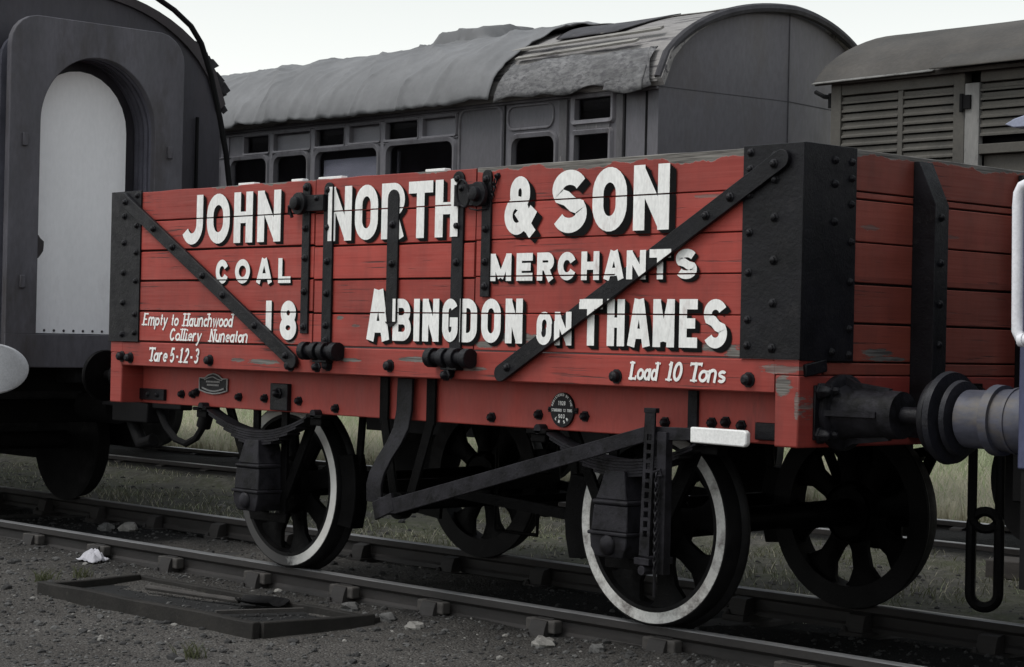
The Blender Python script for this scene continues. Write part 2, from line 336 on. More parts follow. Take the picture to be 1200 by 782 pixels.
# ------------------------------------------------------------------ painted letters: stroke glyphs
def arc(cx, cy, rx, ry, a0, a1, n=8):
    n = int(n*1.7)
    return [(cx+rx*cos(radians(a0+(a1-a0)*i/n)), cy+ry*sin(radians(a0+(a1-a0)*i/n))) for i in range(n+1)]
def glyph(c, w, h, t):
    """centre lines of a capital of overall width w, height h, stroke t -> list of (points, closed)"""
    a, b, lo, hi = t/2, w-t/2, t/2, h-t/2; R = (b-a)/2; mx = w/2; mid = h*.5
    Ry = min(R*1.15, (hi-lo)/2.05)
    def stad(x0, x1, y0, y1):
        rx = (x1-x0)/2; ry = min(rx*1.15, (y1-y0)/2); cx = (x0+x1)/2
        return arc(cx, y1-ry, rx, ry, 0, 180)+arc(cx, y0+ry, rx, ry, 180, 360)
    def bowl(x0, x1, y0, y1):
        r = min((y1-y0)/2, (x1-x0)*.8)
        return [(x0, y1)]+arc(x1-r, y1-r, r, r, 90, 0, 6)+arc(x1-r, y0+r, r, r, 0, -90, 6)+[(x0, y0)]
    if c in 'O0': return [(stad(a, b, lo, hi), True)]
    if c == 'I': return [([(mx, 0), (mx, h)], False)]
    if c == '1': return [([(w-t/2, 0), (w-t/2, h)], False), ([(w-t*.6, h*.93), (0, h*.80)], False)] if w > 1.3*t else [([(mx, 0), (mx, h)], False)]
    if c == 'J': return [([(b, h), (b, lo+Ry)]+arc(mx, lo+Ry, R, Ry, 0, -150, 8)[1:], False)]
    if c == 'H': return [([(a, 0), (a, h)], False), ([(b, 0), (b, h)], False), ([(a, mid), (b, mid)], False)]
    if c == 'N': return [([(a, 0), (a, h)], False), ([(b, 0), (b, h)], False), ([(a, h-t*.35), (b, t*.35)], False)]
    if c == 'M': return [([(a, 0), (a, h)], False), ([(b, 0), (b, h)], False), ([(a, h-t*.3), (mx, h*.12)], False), ([(b, h-t*.3), (mx, h*.12)], False)]
    if c == 'T': return [([(0, hi), (w, hi)], False), ([(mx, 0), (mx, h-t*.5)], False)]
    if c == 'L': return [([(a, 0), (a, h)], False), ([(a, lo), (w, lo)], False)]
    if c == 'E': return [([(a, 0), (a, h)], False), ([(a, lo), (w, lo)], False), ([(a, hi), (w, hi)], False), ([(a, mid), (w*.88, mid)], False)]
    if c == 'A': return [([(a*.9, 0), (mx-t*.12, h)], False), ([(w-a*.9, 0), (mx+t*.12, h)], False), ([(w*.24, h*.27), (w*.76, h*.27)], False)]
    if c == 'R': return [([(a, 0), (a, h)], False), (bowl(a, b, mid, hi), False), ([(mx, mid), (b, 0)], False)]
    if c == 'P': return [([(a, 0), (a, h)], False), (bowl(a, b, mid-.04*h, hi), False)]
    if c == 'B': return [([(a, 0), (a, h)], False), (bowl(a, b-.05*w, mid, hi), False), (bowl(a, b, lo, mid), False)]
    if c == 'D': return [([(a, 0), (a, h)], False), ([(a, hi)]+arc(b-R*1.2, hi-Ry, R*1.2, Ry, 90, 0)+arc(b-R*1.2, lo+Ry, R*1.2, Ry, 0, -90)+[(a, lo)], False)]
    if c == 'C': return [(arc(mx, hi-Ry, R, Ry, 25, 180)+arc(mx, lo+Ry, R, Ry, 180, 335), False)]
    if c == 'G': return [(arc(mx, hi-Ry, R, Ry, 25, 180)+arc(mx, lo+Ry, R, Ry, 180, 360)+[(b, mid*.92)], False), ([(mx, mid*.92), (w, mid*.92)], False)]
    if c == 'S':
        q = (hi-lo)/4; return [(arc(mx, hi-q, R, q, 25, 210, 10)+[(mx-R*.25, mid+q*.25), (mx+R*.25, mid-q*.25)]+arc(mx, lo+q, R, q, 30, -155, 10), False)]
    if c == '8':
        q = (hi-lo)/2; return [(stad(a+.04*w, b-.04*w, mid, hi), True), (stad(a, b, lo, mid), True)]
    if c == '3': q = (hi-lo)/4; return [(arc(mx, hi-q, R, q, 150, -80, 9)+arc(mx, lo+q, R, q, 80, -150, 9), False)]
    if c == '2': q = (hi-lo)/3.4; return [(arc(mx, hi-q, R, q, 165, -30, 9)+[(a, lo), (w, lo)], False)]
    if c == '5': q = (hi-lo)/3.4; return [([(b, hi), (a+.08*w, hi), (a, mid+.02*h)]+arc(mx, lo+q, R, q, 125, -150, 10), False)]
    if c == '9': return [(stad(a, b, mid-.06*h, hi), True), ([(b, hi-Ry), (b, lo+Ry)]+arc(mx, lo+Ry, R, Ry, 0, -130, 6)[1:], False)]
    if c == '&':
        return [(stad(w*.22+t*.30, w*.72-t*.20, h*.52, hi), True), (stad(a, w*.70-t*.15, lo, h*.56), True), ([(w*.42, h*.42), (w*.90, 0)], False), ([(w*.60, h*.08), (w*.93, h*.44)], False)]
    if c == 'Y': return [([(mx, 0), (mx, mid)], False), ([(mx, mid), (a, h)], False), ([(mx, mid), (b, h)], False)]
    if c == '-': return [([(0, h*.42), (w, h*.42)], False)]
    if c == '.': return [([(mx-t*.7, t*.7), (mx+t*.7, t*.7)], False)]
    return []
def script(c, h, t):
    """upright centre lines for the small roman letters; x-height .64h; returns (strokes, advance)"""
    x = .64*h; w = .40*h; r = w/2; e = []; s = t*1.0
    def serif(px, pz): e.append(([(px-s*1.3, pz), (px+s*1.3, pz)], False, .6))
    def ov(x0, x1, z0, z1): 
        cx, cz = (x0+x1)/2, (z0+z1)/2; return (arc(cx, cz, (x1-x0)/2, (z1-z0)/2, 0, 342, 15), True, 1)
    def st(px, z0, z1, k=1): e.append(([(px, z0), (px, z1)], False, k))
    def arch(x0, x1): e.append(([(x0, x-r*1.0)]+arc((x0+x1)/2, x-r*1.05, (x1-x0)/2, r*1.0, 170, 0, 7)+[(x1, 0)], False, 1))
    tt = t/2
    if c == 'E': st(0, 0, h, 1.2); [e.append(([(0, z), (w*q, z)], False, .75)) for z, q in ((tt, 1.1), (h-tt, 1.1), (h*.5, .85))]; serif(0, tt); return e, w*1.5
    if c == 'H': st(0, 0, h, 1.2); st(w*1.15, 0, h, 1.2); e.append(([(0, h*.5), (w*1.15, h*.5)], False, .7)); [serif(px, z) for px in (0, w*1.15) for z in (tt, h-tt)]; return e, w*1.75
    if c == 'C': e.append((arc(w*.55, h*.5, w*.55, h*.5-tt, 40, 325, 14), False, 1.1)); return e, w*1.5
    if c == 'N': st(0, 0, h, .9); st(w*1.15, 0, h, .9); e.append(([(0, h), (w*1.15, 0)], False, 1.1)); serif(0, tt); serif(w*1.15, h-tt); return e, w*1.75
    if c == 'T': st(w*.5, 0, h, 1.2); e.append(([(-w*.3, h-tt), (w*1.3, h-tt)], False, .9)); serif(w*.5, tt); e.append(([(-w*.3, h), (-w*.3, h*.8)], False, .5)); e.append(([(w*1.3, h), (w*1.3, h*.8)], False, .5)); return e, w*1.3
    if c == 'L': st(0, 0, h, 1.2); e.append(([(-t, tt), (w*1.0, tt)], False, .8)); e.append(([(w*1.0, 0), (w*1.0, h*.25)], False, .6)); serif(0, h-tt); return e, w*1.4
    if c in '0': e.append((arc(w*.5, h*.5, w*.5, h*.5-tt, 0, 345, 18), True, 1.1)); return e, w*1.5
    if c == '1': st(w*.3, 0, h, 1.2); e.append(([(w*.3, h*.95), (0, h*.8)], False, .8)); serif(w*.3, tt); return e, w*1.0
    if c in '523':
        for pts, cl in glyph(c, w*1.05, h, t): e.append((pts, cl, 1))
        return e, w*1.5
    if c == '-': e.append(([(0, h*.4), (w*.45, h*.4)], False, 1)); return e, w*.85
    if c == 'a': e.append(ov(0, w*.9, tt, x-tt)); st(w*.92, 0, x); return e, w*1.4
    if c == 'd': e.append(ov(0, w*.9, tt, x-tt)); st(w*.92, 0, h); serif(w*.85, h-tt); return e, w*1.4
    if c == 'p': st(0, -h*.28, x); e.append(ov(w*.02, w*.92, tt, x-tt)); return e, w*1.4
    if c == 'o': e.append(ov(0, w, tt, x-tt)); return e, w*1.35
    if c == 'e': e.append(([(w*.05, x*.52), (w*.93, x*.52)]+arc(w*.5, x*.5, w*.45, x*.5-tt, 10, 315, 13), False, .95)); return e, w*1.3
    if c == 'c': e.append((arc(w*.5, x*.5, w*.45, x*.5-tt, 40, 320, 12), False, 1)); return e, w*1.2
    if c == 'n': st(0, 0, x); arch(0, w*.9); serif(-t*.3, x-tt); return e, w*1.4
    if c == 'h': st(0, 0, h); arch(0, w*.9); serif(-t*.3, h-tt); return e, w*1.4
    if c == 'm': st(0, 0, x); arch(0, w*.75); arch(w*.75, w*1.5); return e, w*2.0
    if c == 'r': st(0, 0, x); e.append(([(0, x*.55), (w*.18, x*.86), (w*.42, x*.95), (w*.62, x*.84)], False, .95)); return e, w*1.05
    if c == 'u': e.append(([(0, x)]+arc(w*.45, r, w*.45, r-tt, 180, 360, 7), False, 1)); st(w*.9, 0, x); return e, w*1.4
    if c == 't': st(w*.2, tt, h*.88); e.append(([(-w*.08, x-tt), (w*.5, x-tt)], False, .7)); e.append(([(w*.2, tt), (w*.48, tt*1.5)], False, .8)); return e, w*.9
    if c == 'l': st(w*.1, 0, h); serif(w*.05, h-tt); serif(w*.1, tt); return e, w*.65
    if c == 'i': st(w*.1, 0, x); e.append(([(w*.1, h*.8), (w*.1, h*.93)], False, 1.1)); serif(w*.1, tt); return e, w*.65
    if c == 'y': e.append(([(0, x), (w*.48, 0)], False, 1.1)); e.append(([(w*.95, x), (w*.48, 0), (w*.2, -h*.28), (-w*.05, -h*.24)], False, .85)); return e, w*1.3
    if c == 'w': e.append(([(0, x), (w*.35, 0), (w*.7, x*.9), (w*1.05, 0), (w*1.4, x)], False, .9)); return e, w*1.75
    if c == 's':
        q = (x-t)/4; m2 = w*.42; e.append((arc(m2, x-tt-q, w*.4, q, 25, 210, 8)+arc(m2, tt+q, w*.4, q, 30, -155, 8), False, 1)); return e, w*1.15
    return e, w*.8
def strip(pts, closed, t):
    """thick polyline -> quads (2D), mitred"""
    P = [Vector((p[0], p[1])) for p in pts]
    Q = [P[0]]
    for p in P[1:]:
        if (p-Q[-1]).length > t*.02: Q.append(p)
    if closed and (Q[0]-Q[-1]).length < t*.02: Q.pop()
    P = Q; n = len(P); L = []; Rr = []
    for i in range(n):
        a = P[i-1] if (i or closed) else None; b = P[(i+1) % n] if (i < n-1 or closed) else None
        d0 = (P[i]-a).normalized() if a is not None else None; d1 = (b-P[i]).normalized() if b is not None else None
        if d0 is None: d0 = d1
        if d1 is None: d1 = d0
        n0 = Vector((-d0.y, d0.x)); n1 = Vector((-d1.y, d1.x)); m = (n0+n1)
        if m.length < 1e-4: m = n0
        m.normalize(); kf = min(1/max(.25, m.dot(n0)), 2.0)
        L.append(P[i]+m*t/2*kf); Rr.append(P[i]-m*t/2*kf)
    out = []
    for i in range(n if closed else n-1):
        j = (i+1) % n; out.append([L[i], Rr[i], Rr[j], L[j]])
    return out
def clip(poly, x0, x1, z0, z1):
    for ax, lim, sg in ((0, x0, 1), (0, x1, -1), (1, z0, 1), (1, z1, -1)):
        o = []
        for i in range(len(poly)):
            a, b = poly[i-1], poly[i]; da, db = sg*(a[ax]-lim), sg*(b[ax]-lim)
            if da >= 0: o.append(a)
            if (da >= 0) != (db >= 0):
                f = da/(da-db); o.append(Vector((a[0]+(b[0]-a[0])*f, a[1]+(b[1]-a[1])*f)))
        poly = o
        if len(poly) < 3: return None
    return poly

# ================================================================== ground
def gz(x, y):
    """ground height"""
    n = mnoise.noise(Vector((x*.55, y*.55, 1.3)))*.035+mnoise.noise(Vector((x*1.9, y*1.9, 5)))*.014+mnoise.noise(Vector((x*7, y*7, 2)))*.006
    b = -.165
    if y < -.70: b = -.118-.082*min(1, max(0, (-.92-y)/1.1))**.8
    if -.70 < y < .70: b = -.15
    if 1.2 < y < 3.2: b = -.10
    if 3.2 <= y < 6.2: b = -.055
    if y > 6.2: b = -.12+min(1.2, (y-6.2)*.03)
    return b+n
xs = [-400, -150, -60, -40]+[-30+i*.5 for i in range(18)]+[-21+.12*i for i in range(int(30/.12))]+[9+i for i in range(8)]+[20, 40, 120, 400]
ys = [-400, -120, -40, -20, -12, -8, -6]+[-5+.10*i for i in range(120)]+[7+.5*i for i in range(36)]+[27, 32, 40, 80, 200, 500]
mb = MB(); nx, ny = len(xs), len(ys)
mb.v = [(x, y, gz(x, y)) for y in ys for x in xs]
mb.f = [(j*nx+i, j*nx+i+1, (j+1)*nx+i+1, (j+1)*nx+i) for j in range(ny-1) for i in range(nx-1)]; mb.m = [0]*len(mb.f)
def ground_mat():
    s = NT('ground_ash_and_grass')
    sep = s.n('ShaderNodeSeparateXYZ'); s.l(s.tc.outputs['Object'], sep.inputs[0]); X, Y, Z = sep.outputs
    edge = s.math('MULTIPLY', s.math('SUBTRACT', s.noise(1.7, None, 6, .65), .5), .9)
    yy = s.math('ADD', Y, edge)
    ash = s.mix(s.ramp(s.noise(1.1, None, 7, .65), .35, .68), (.066, .061, .055, 1), (.108, .101, .093, 1))
    sp = s.n('ShaderNodeTexVoronoi'); sp.inputs['Scale'].default_value = 75; s.l(s.tc.outputs['Object'], sp.inputs['Vector'])
    sc = s.n('ShaderNodeSeparateColor'); s.l(sp.outputs['Color'], sc.inputs[0])
    ash = s.mix(s.ramp(sc.outputs[0], .0, 1, (.55, .55, .55, 1), (1, 1, 1, 1)), (.020, .0185, .0175, 1), ash)
    ash = s.mix(s.ramp(sc.outputs[1], .93, .95), ash, (.13, .125, .115, 1))
    soot_shade = s.mix(s.ramp(s.noise(3, None, 6, .7), .35, .7), (.004, .004, .004, 1), (.013, .0125, .012, 1))  # sooty ballast, darkened further to paint in shade under the vehicles
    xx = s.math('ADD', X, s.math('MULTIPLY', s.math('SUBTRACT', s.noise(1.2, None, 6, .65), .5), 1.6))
    lit_gap = s.math('MULTIPLY', s.ramp(s.math('MULTIPLY_ADD', xx, 1/20, .5), -6.9/20+.5, -6.2/20+.5), s.ramp(s.math('MULTIPLY_ADD', xx, 1/20, .5), -3.9/20+.5, -3.2/20+.5, (1, 1, 1, 1), (0, 0, 0, 1)))  # lit gap between the vehicles, left out of the painted shade
    soot_shade = s.mix(s.math('MULTIPLY', lit_gap, s.ramp(s.math('MULTIPLY_ADD', Y, 1/20, .5), .5+1.2/20, .5+1.4/20, (1, 1, 1, 1), (0, 0, 0, 1))), soot_shade, ash)
    weed = s.mix(s.ramp(s.noise(1.6, None, 8, .7), .42, .62), (.075, .072, .065, 1), (.080, .088, .052, 1))
    weed = s.mix(s.ramp(s.noise(14, None, 5, .7), .45, .7), weed, (.14, .135, .115, 1))
    bank = s.mix(s.ramp(s.noise(2.2, None, 6, .65), .4, .65), (.30, .26, .18, 1), (.17, .19, .10, 1))
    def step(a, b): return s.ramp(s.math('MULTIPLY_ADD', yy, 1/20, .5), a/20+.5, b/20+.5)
    c = s.mix(s.math('MULTIPLY', step(-1.35, -.75), .75), ash, (.016, .015, .0145, 1)); c = s.mix(step(-.82, -.62), c, soot_shade)
    c = s.mix(step(1.05, 1.35), c, weed)
    c = s.mix(step(3.35, 3.7), c, soot_shade)
    c = s.mix(step(5.7, 6.1), c, bank)
    # soot spills out beside the near rail
    h = s.math('ADD', s.math('MULTIPLY', sp.outputs['Distance'], -.8), s.noise(30, None, 6, .7))
    s.bump(h, .8, .02)
    return s.done(c, .95, 0, .15)
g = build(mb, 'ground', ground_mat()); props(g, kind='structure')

# scatter helpers
def stone_into(mb, x, y, z, r, m=0):
    n = 5; rings = []; a0 = random.random()*6; sx, sy, sz = random.uniform(.7, 1.3), random.uniform(.7, 1.3), random.uniform(.45, .8)
    o = len(mb.v)
    pts = [(x, y, z+r*sz)]
    for zz, rr in ((.45, .85), (-.35, .95)):
        for i in range(n):
            a = a0+i*2*pi/n+zz; q = rr*r*random.uniform(.75, 1.2); pts.append((x+cos(a)*q*sx, y+sin(a)*q*sy, z+r*sz*zz*random.uniform(.7, 1.2)))
    f = [(0, 1+i, 1+(i+1) % n) for i in range(n)]+[(1+i, 1+n+i, 1+n+(i+1) % n, 1+(i+1) % n) for i in range(n)]
    mb.add(pts, f, m)
def ggx(): return random.uniform(-11, 1.2)
MST = [plain('stone_dark', (.035, .034, .033), .95, .5, 9, fine=.2), plain('stone_grey', (.085, .083, .08), .95, .4, 9, fine=.2), plain('stone_pale', (.20, .19, .175), .95, .3, 9, fine=.2)]
def in_tray(x, y): return -4.95 < x < -2.7 and -1.86 < y < -1.05
mb = MB()
for i in range(17000):
    u = random.random()
    if u < .62: y = random.uniform(-3.3, -.80); x = random.uniform(-7.5, 1.2)+(y+.8)*.9
    elif u < .80: y = random.uniform(-.70, .72); x = ggx()
    else: y = random.uniform(.85, 3.6); x = random.uniform(-15, 1)
    if in_tray(x, y): continue
    r = min(.034, random.lognormvariate(-5.0, .55))
    m = random.choices((0, 1, 2), (.60, .345, .055))[0] if abs(y) > .72 or -6.6 < x < -3.7 else 0  # dark stones only, where shade is painted between the rails
    stone_into(mb, x, y, gz(x, y)+r*.15, r, m)
for i in range(420):
    x, y = -4.9+2.05*random.random()**.6, random.uniform(-1.80, -1.18); stone_into(mb, x, y, -.156, min(.016, random.lognormvariate(-5.2, .5)), random.choices((0, 1), (.85, .15))[0])
gr = build(mb, 'gravel', MST, smooth=False); props(gr, 'small dark and pale stones strewn over the ash beside the rails', 'gravel', kind='stuff')

# grass
def grass_mat(name, c1, c2):
    s = NT(name); ob = s.noise(1.3, None, 6, .7); g2 = s.noise(40, None, 3)
    c = s.mix(s.ramp(ob, .38, .62), c1, c2); c = s.mix(s.math('MULTIPLY', g2, .5), c, k(c1, .5))
    m = s.done(c, .9, 0, .1); tl = s.n('ShaderNodeBsdfTranslucent'); s.l(c, tl.inputs[0]); mx = s.n('ShaderNodeMixShader'); mx.inputs[0].default_value = .42
    s.l(s.b.outputs[0], mx.inputs[1]); s.l(tl.outputs[0], mx.inputs[2]); s.l(mx.outputs[0], s.t.nodes['Material Output'].inputs[0])
    return m
MGS = [grass_mat('short_grass', (.10, .112, .060), (.145, .135, .085)), grass_mat('dry_grass', (.62, .585, .46), (.52, .49, .38)), grass_mat('green_grass', (.37, .42, .25), (.52, .55, .38))]
def blade(mb, x, y, z, h, lean, wd, m):
    a = random.random()*2*pi; b = random.random()*2*pi
    dx, dy = cos(a)*wd/2, sin(a)*wd/2; lx, ly = cos(b)*lean*h, sin(b)*lean*h
    mb.add([(x-dx, y-dy, z), (x+dx, y+dy, z), (x+lx*.4+dx*.7, y+ly*.4+dy*.7, z+h*.6), (x+lx*.4-dx*.7, y+ly*.4-dy*.7, z+h*.6), (x+lx, y+ly, z+h)], [(0, 1, 2, 3), (3, 2, 4)], m)
mb = MB()
for i in range(15000):
    y = random.uniform(1.0, 3.5); x = random.uniform(-13.5, .5)
    d = mnoise.noise(Vector((x*.9, y*.9, 7)))+mnoise.noise(Vector((x*3, y*3, 3)))*.6
    if d < random.uniform(-.35, .35): continue
    blade(mb, x, y, gz(x, y)-.01, random.uniform(.015, .06)*(1+max(0, d)), .8, .006, random.choices((0, 1, 2), (.72, .2, .08))[0])
o = build(mb, 'grass', MGS, smooth=False); props(o, 'patchy short grass and weeds growing between the two tracks', 'grass', kind='stuff')
mb = MB()
for i in range(70000):
    y = 6.1+random.random()**1.6*17; x = random.uniform(-17, 3.5)-(y-6)*.95
    z = gz(x, y); g1 = mnoise.noise(Vector((x*.25, y*.3, 3)))
    green = random.random() < min(.92, max(.12, .2+(y-7.5)*.16+g1*.7))
    f = 1+(y-6)*.06
    blade(mb, x, y, z-.02, random.uniform(.10, .30)*(1.15 if green else 1), .5, .016*f, 2 if green else 1)
o = build(mb, 'tall_grass', MGS, smooth=False); props(o, 'long pale straw and green grass of the open field beyond the second track', 'grass', kind='stuff')

# ================================================================== tracks
def rail(y, label, x0, x1):
    mb = MB()
    prof = [(-.034, -.004), (-.028, 0), (.028, 0), (.034, -.004), (.034, -.038), (.024, -.048), (.011, -.056), (.011, -.105), (.028, -.118), (.033, -.142), (-.033, -.142), (-.028, -.118), (-.011, -.105), (-.011, -.056), (-.024, -.048), (-.034, -.038)]
    n = len(prof); N = int((x1-x0)/1.2); rings = []
    for i in range(N+1):
        x = x0+(x1-x0)*i/N; dy = mnoise.noise(Vector((x*.11, y, 0)))*.012; dz = mnoise.noise(Vector((x*.15, y, 9)))*.004
        rings.append([(x, y+dy+p[0], p[1]+dz) for p in prof])
    mb.loft(rings)
    for i in range(N):
        for j in (0, 1, 2): mb.m[i*n+j] = 1
    o = build(mb, 'rail', [MRAIL, MRT]); return props(o, label, 'rail', 'rails of the two tracks')
rail(-.752, 'nearest rusty rail, passing under the white rimmed wheels', -45, 12)
rail(.752, 'rail under the far wheels of the red wagon', -45, 12)
rail(4.0, 'nearer rail of the second track, under the louvred van', -60, 30)
rail(5.5, 'farthest rail, at the foot of the grass bank', -60, 30)
def chair_mesh(mb, x, y):
    mb.box(x-.075, x+.075, y-.15, y+.15, -.165, -.135, 0)
    for sg in (-1, 1):
        mb.prism([(y+sg*.04, -.135), (y+sg*.125, -.135), (y+sg*.115, -.085), (y+sg*.10, -.050), (y+sg*.045, -.040)], 'x', x-.055, x+.055, 0)
        mb.bolt(x-.055, y+sg*.13, -.135, .016, .02, (0, 0, 1), 0)
SLX = [-6.77, -5.95, -5.12, -4.22, -3.41, -2.66, -1.83, -1.04, -.25, .55, 1.35, -7.6, -8.4, -9.2, -10.0]
sl0 = None
for i, x in enumerate(SLX):
    if sl0 is None:
        sl0 = thing('sleeper', (x, 0, -.165), 'sooty timber sleeper under the red wagon track, mostly buried in ash', 'sleeper', 'sleepers of the near track')
        mb = MB()
        P = [(-.125, -.29), (.125, -.29), (.125, -.175), (.118, -.166), (-.118, -.166), (-.125, -.175)]
        mb.prism([(x+p[0], p[1]) for p in P], 'y', -1.30, 1.30); build(mb, 'timber', MSL, sl0, bevel=.008)
        for y in (-.752, .752):
            mb = MB(); chair_mesh(mb, x, y); ch = build(mb, 'rail_chair', MRAIL, sl0, loc=(x, y, -.165), bevel=.004)
            mb = MB(); sg = -1 if y < 0 else 1; mb.box(x-.105, x+.10, y+sg*.035 if sg > 0 else y-.092, y+.092 if sg > 0 else y-.035, -.110, -.046); build(mb, 'wooden_key', MKEY, ch, loc=(x, y, -.07), bevel=.008)
    else: clone(sl0, None, (x, 0, -.165+random.uniform(-.012, .002)))
s2 = None
for i in range(22):
    x = -16.5+i*.8
    if s2 is None:
        s2 = thing('sleeper', (x, 4.75, -.165), 'timber sleeper of the second track, beneath the grey coach and van', 'sleeper', 'sleepers of the second track')
        mb = MB(); mb.box(x-.125, x+.125, 3.45, 6.05, -.29, -.155); build(mb, 'timber', MSL, s2, bevel=.008)
        for y in (4.0, 5.5): mb = MB(); chair_mesh(mb, x, y); build(mb, 'rail_chair', MRAIL, s2, loc=(x, y, -.165))
    else: clone(s2, None, (x, 4.75, -.165))

# ================================================================== coal wagon
LX = -5.322; YS = -1.15
W = thing('coal_wagon', (-RX, 0, 0), 'red five plank coal wagon with big white lettering and black ironwork', 'coal wagon')
PZ = [1.268, 1.450, 1.629, 1.807, 1.985, 2.166]
MGAP = plain('plank_gap', (.010, .008, .007), .95, .3, 5)
def planks(x0, x1, mat, name, dz=0, seed=1, ya=-1.15, yb=-1.09, top=True, gap=1):
    rnd = random.Random(seed); mb = MB()
    for i in range(5):
        z0, z1 = PZ[i]+(dz if 0 < i else 0), PZ[i+1]+(dz if i < 4 else 0)
        j = rnd.uniform(-.003, .002); g0, g1 = gap*rnd.uniform(.004, .0065), gap*rnd.uniform(.004, .0065)
        # slightly wavy plank, cut in short lengths so its edge is not ruler straight
        N = max(4, int((x1-x0)/.12)); rings = []
        for q in range(N+1):
            x = x0+(x1-x0)*q/N; wv = mnoise.noise(Vector((x*1.7, i*3.1+seed, 0)))*.0022; we = mnoise.noise(Vector((x*5, i*5.3+seed, 4)))*.002
            zt = z1-g1+we+wv; 
            if i == 4 and top: zt += mnoise.noise(Vector((x*4, seed, 2)))*.005-.001
            a, b = z0+g0+wv*.5, zt; y0 = ya+j+wv
            rings.append([(x, y0+.004, a), (x, y0, a+.003), (x, y0, b-.003), (x, y0+.004, b), (x, yb, b), (x, yb, a)])
        mb.loft(rings, 0)
    mb.box(x0+.004, x1-.004, ya+.022, yb+.012, PZ[0]+.004, PZ[5]-.02, 1)
    return build(mb, name, [mat, MGAP], W)
sideL = planks(LX+.004, -3.318, MRL, 'side_panel', 0, 1)
door = planks(-3.308, -2.029, MRD, 'drop_door', -.006, 5, gap=.75)
sideR = planks(-2.019, -.004, MR, 'side_panel', 0, 9, gap=.45)
far = MB(); far.box(LX+.004, -.004, 1.09, 1.15, PZ[0], PZ[5]); build(far, 'far_side_panel', MRL, W, bevel=.004)
def endplanks(x0, x1, mat, seed):
    mb = MB(); out = 1 if x1 > -1 else -1
    EZ = [1.258, 1.425, 1.596, 1.774, 1.958, 2.17]
    rnd = random.Random(seed)
    for i in range(5):
        g0, g1 = rnd.uniform(.003, .007), rnd.uniform(.003, .007)
        if i == 3: mb.box(x0, x1, -1.085, 1.085, EZ[i]+g0, EZ[i+1]-.004)
        elif i == 4:
            mb.box(x0+.002, x1-.003, -1.085, 1.085, EZ[i]+.004, EZ[i]+.030); mb.box(x0, x1, -1.085, 1.085, EZ[i]+.036, EZ[i+1])
        else: mb.box(x0, x1, -1.085, 1.085, EZ[i]+g0, EZ[i+1]-g1)
    mb.box(x0+.02, x1-.02, -1.08, 1.08, EZ[0], EZ[5]-.03, 1)
    return build(mb, 'end_wall', [mat, MGAP], W, bevel=.004)
endR = endplanks(-.062, -.002, MRE, 3); endL = endplanks(LX+.002, LX+.062, MRE, 4)
mb = MB(); mb.box(LX+.07, -.07, -1.08, 1.08, 1.21, 1.262); build(mb, 'floor', MWOOD, W)
mb = MB()
for (a, b) in ((-4.04, -3.89), (-3.545, -3.445), (-3.305, -3.105), (-2.425, -2.275)): mb.box(a, b, -1.142, -1.10, 2.158, 2.173)
build(mb, 'capping_strip', MWG, W, bevel=.003, label='small white strips lying along the top plank')

def cornerplate(cx, sx, cy, sy):
    """L-shaped plate; sx,sy = outward signs"""
    mb = MB(); t = .011
    xi = cx-sx*.316; ww = .35
    mb.box(min(xi, cx+sx*t), max(xi, cx+sx*t), min(cy, cy+sy*t), max(cy, cy+sy*t), 1.266, 2.170)
    y2 = cy-sy*ww
    mb.box(min(cx, cx+sx*t)+.0004, max(cx, cx+sx*t)-.0004, min(y2, cy-sy*.0005), max(y2, cy-sy*.0005), 1.262, 2.172)
    # a thin pressed top edge
    for z in (1.31, 1.42, 1.62, 1.79, 1.95, 2.06, 2.13):
        mb.bolt(cx-sx*.275, cy+sy*t, z+.01, .015, .014, (0, sy, 0))
        mb.bolt(cx+sx*t, cy-sy*.315, z-.02, .014, .013, (sx, 0, 0))
    for z in (1.31, 1.50, 1.68, 1.86, 2.02, 2.12):
        mb.bolt(cx-sx*.14, cy+sy*t, z, .017, .014, (0, sy, 0))
        if z in (1.31, 1.86, 2.02, 2.12): mb.bolt(cx+sx*t, cy-sy*.20, z-.01, .015, .013, (sx, 0, 0))
    return build(mb, 'corner_plate', MK, W, bevel=.003)
for cx, sx in ((0, 1), (LX, -1)):
    for cy, sy in ((-1.15, -1), (1.15, 1)): cornerplate(cx, sx, cy, sy)

# end stanchions
for xs_, sg in ((0, 1), (LX, -1)):
    for yc in (-.335, .49):
        mb = MB(); a, b = yc-.045, yc+.055
        P = [(xs_, .93), (xs_+sg*.10, .93), (xs_+sg*.12, 1.25), (xs_+sg*.12, 1.955), (xs_+sg*.03, 2.148), (xs_, 2.148)]
        mb.prism(P, 'y', a, b)
        for z in (1.34, 1.52, 1.7, 1.9): mb.bolt(xs_+sg*.12, yc, z, .015, .012, (sg, 0, 0))
        build(mb, 'end_stanchion', MK, endR if sg > 0 else endL, bevel=.004)

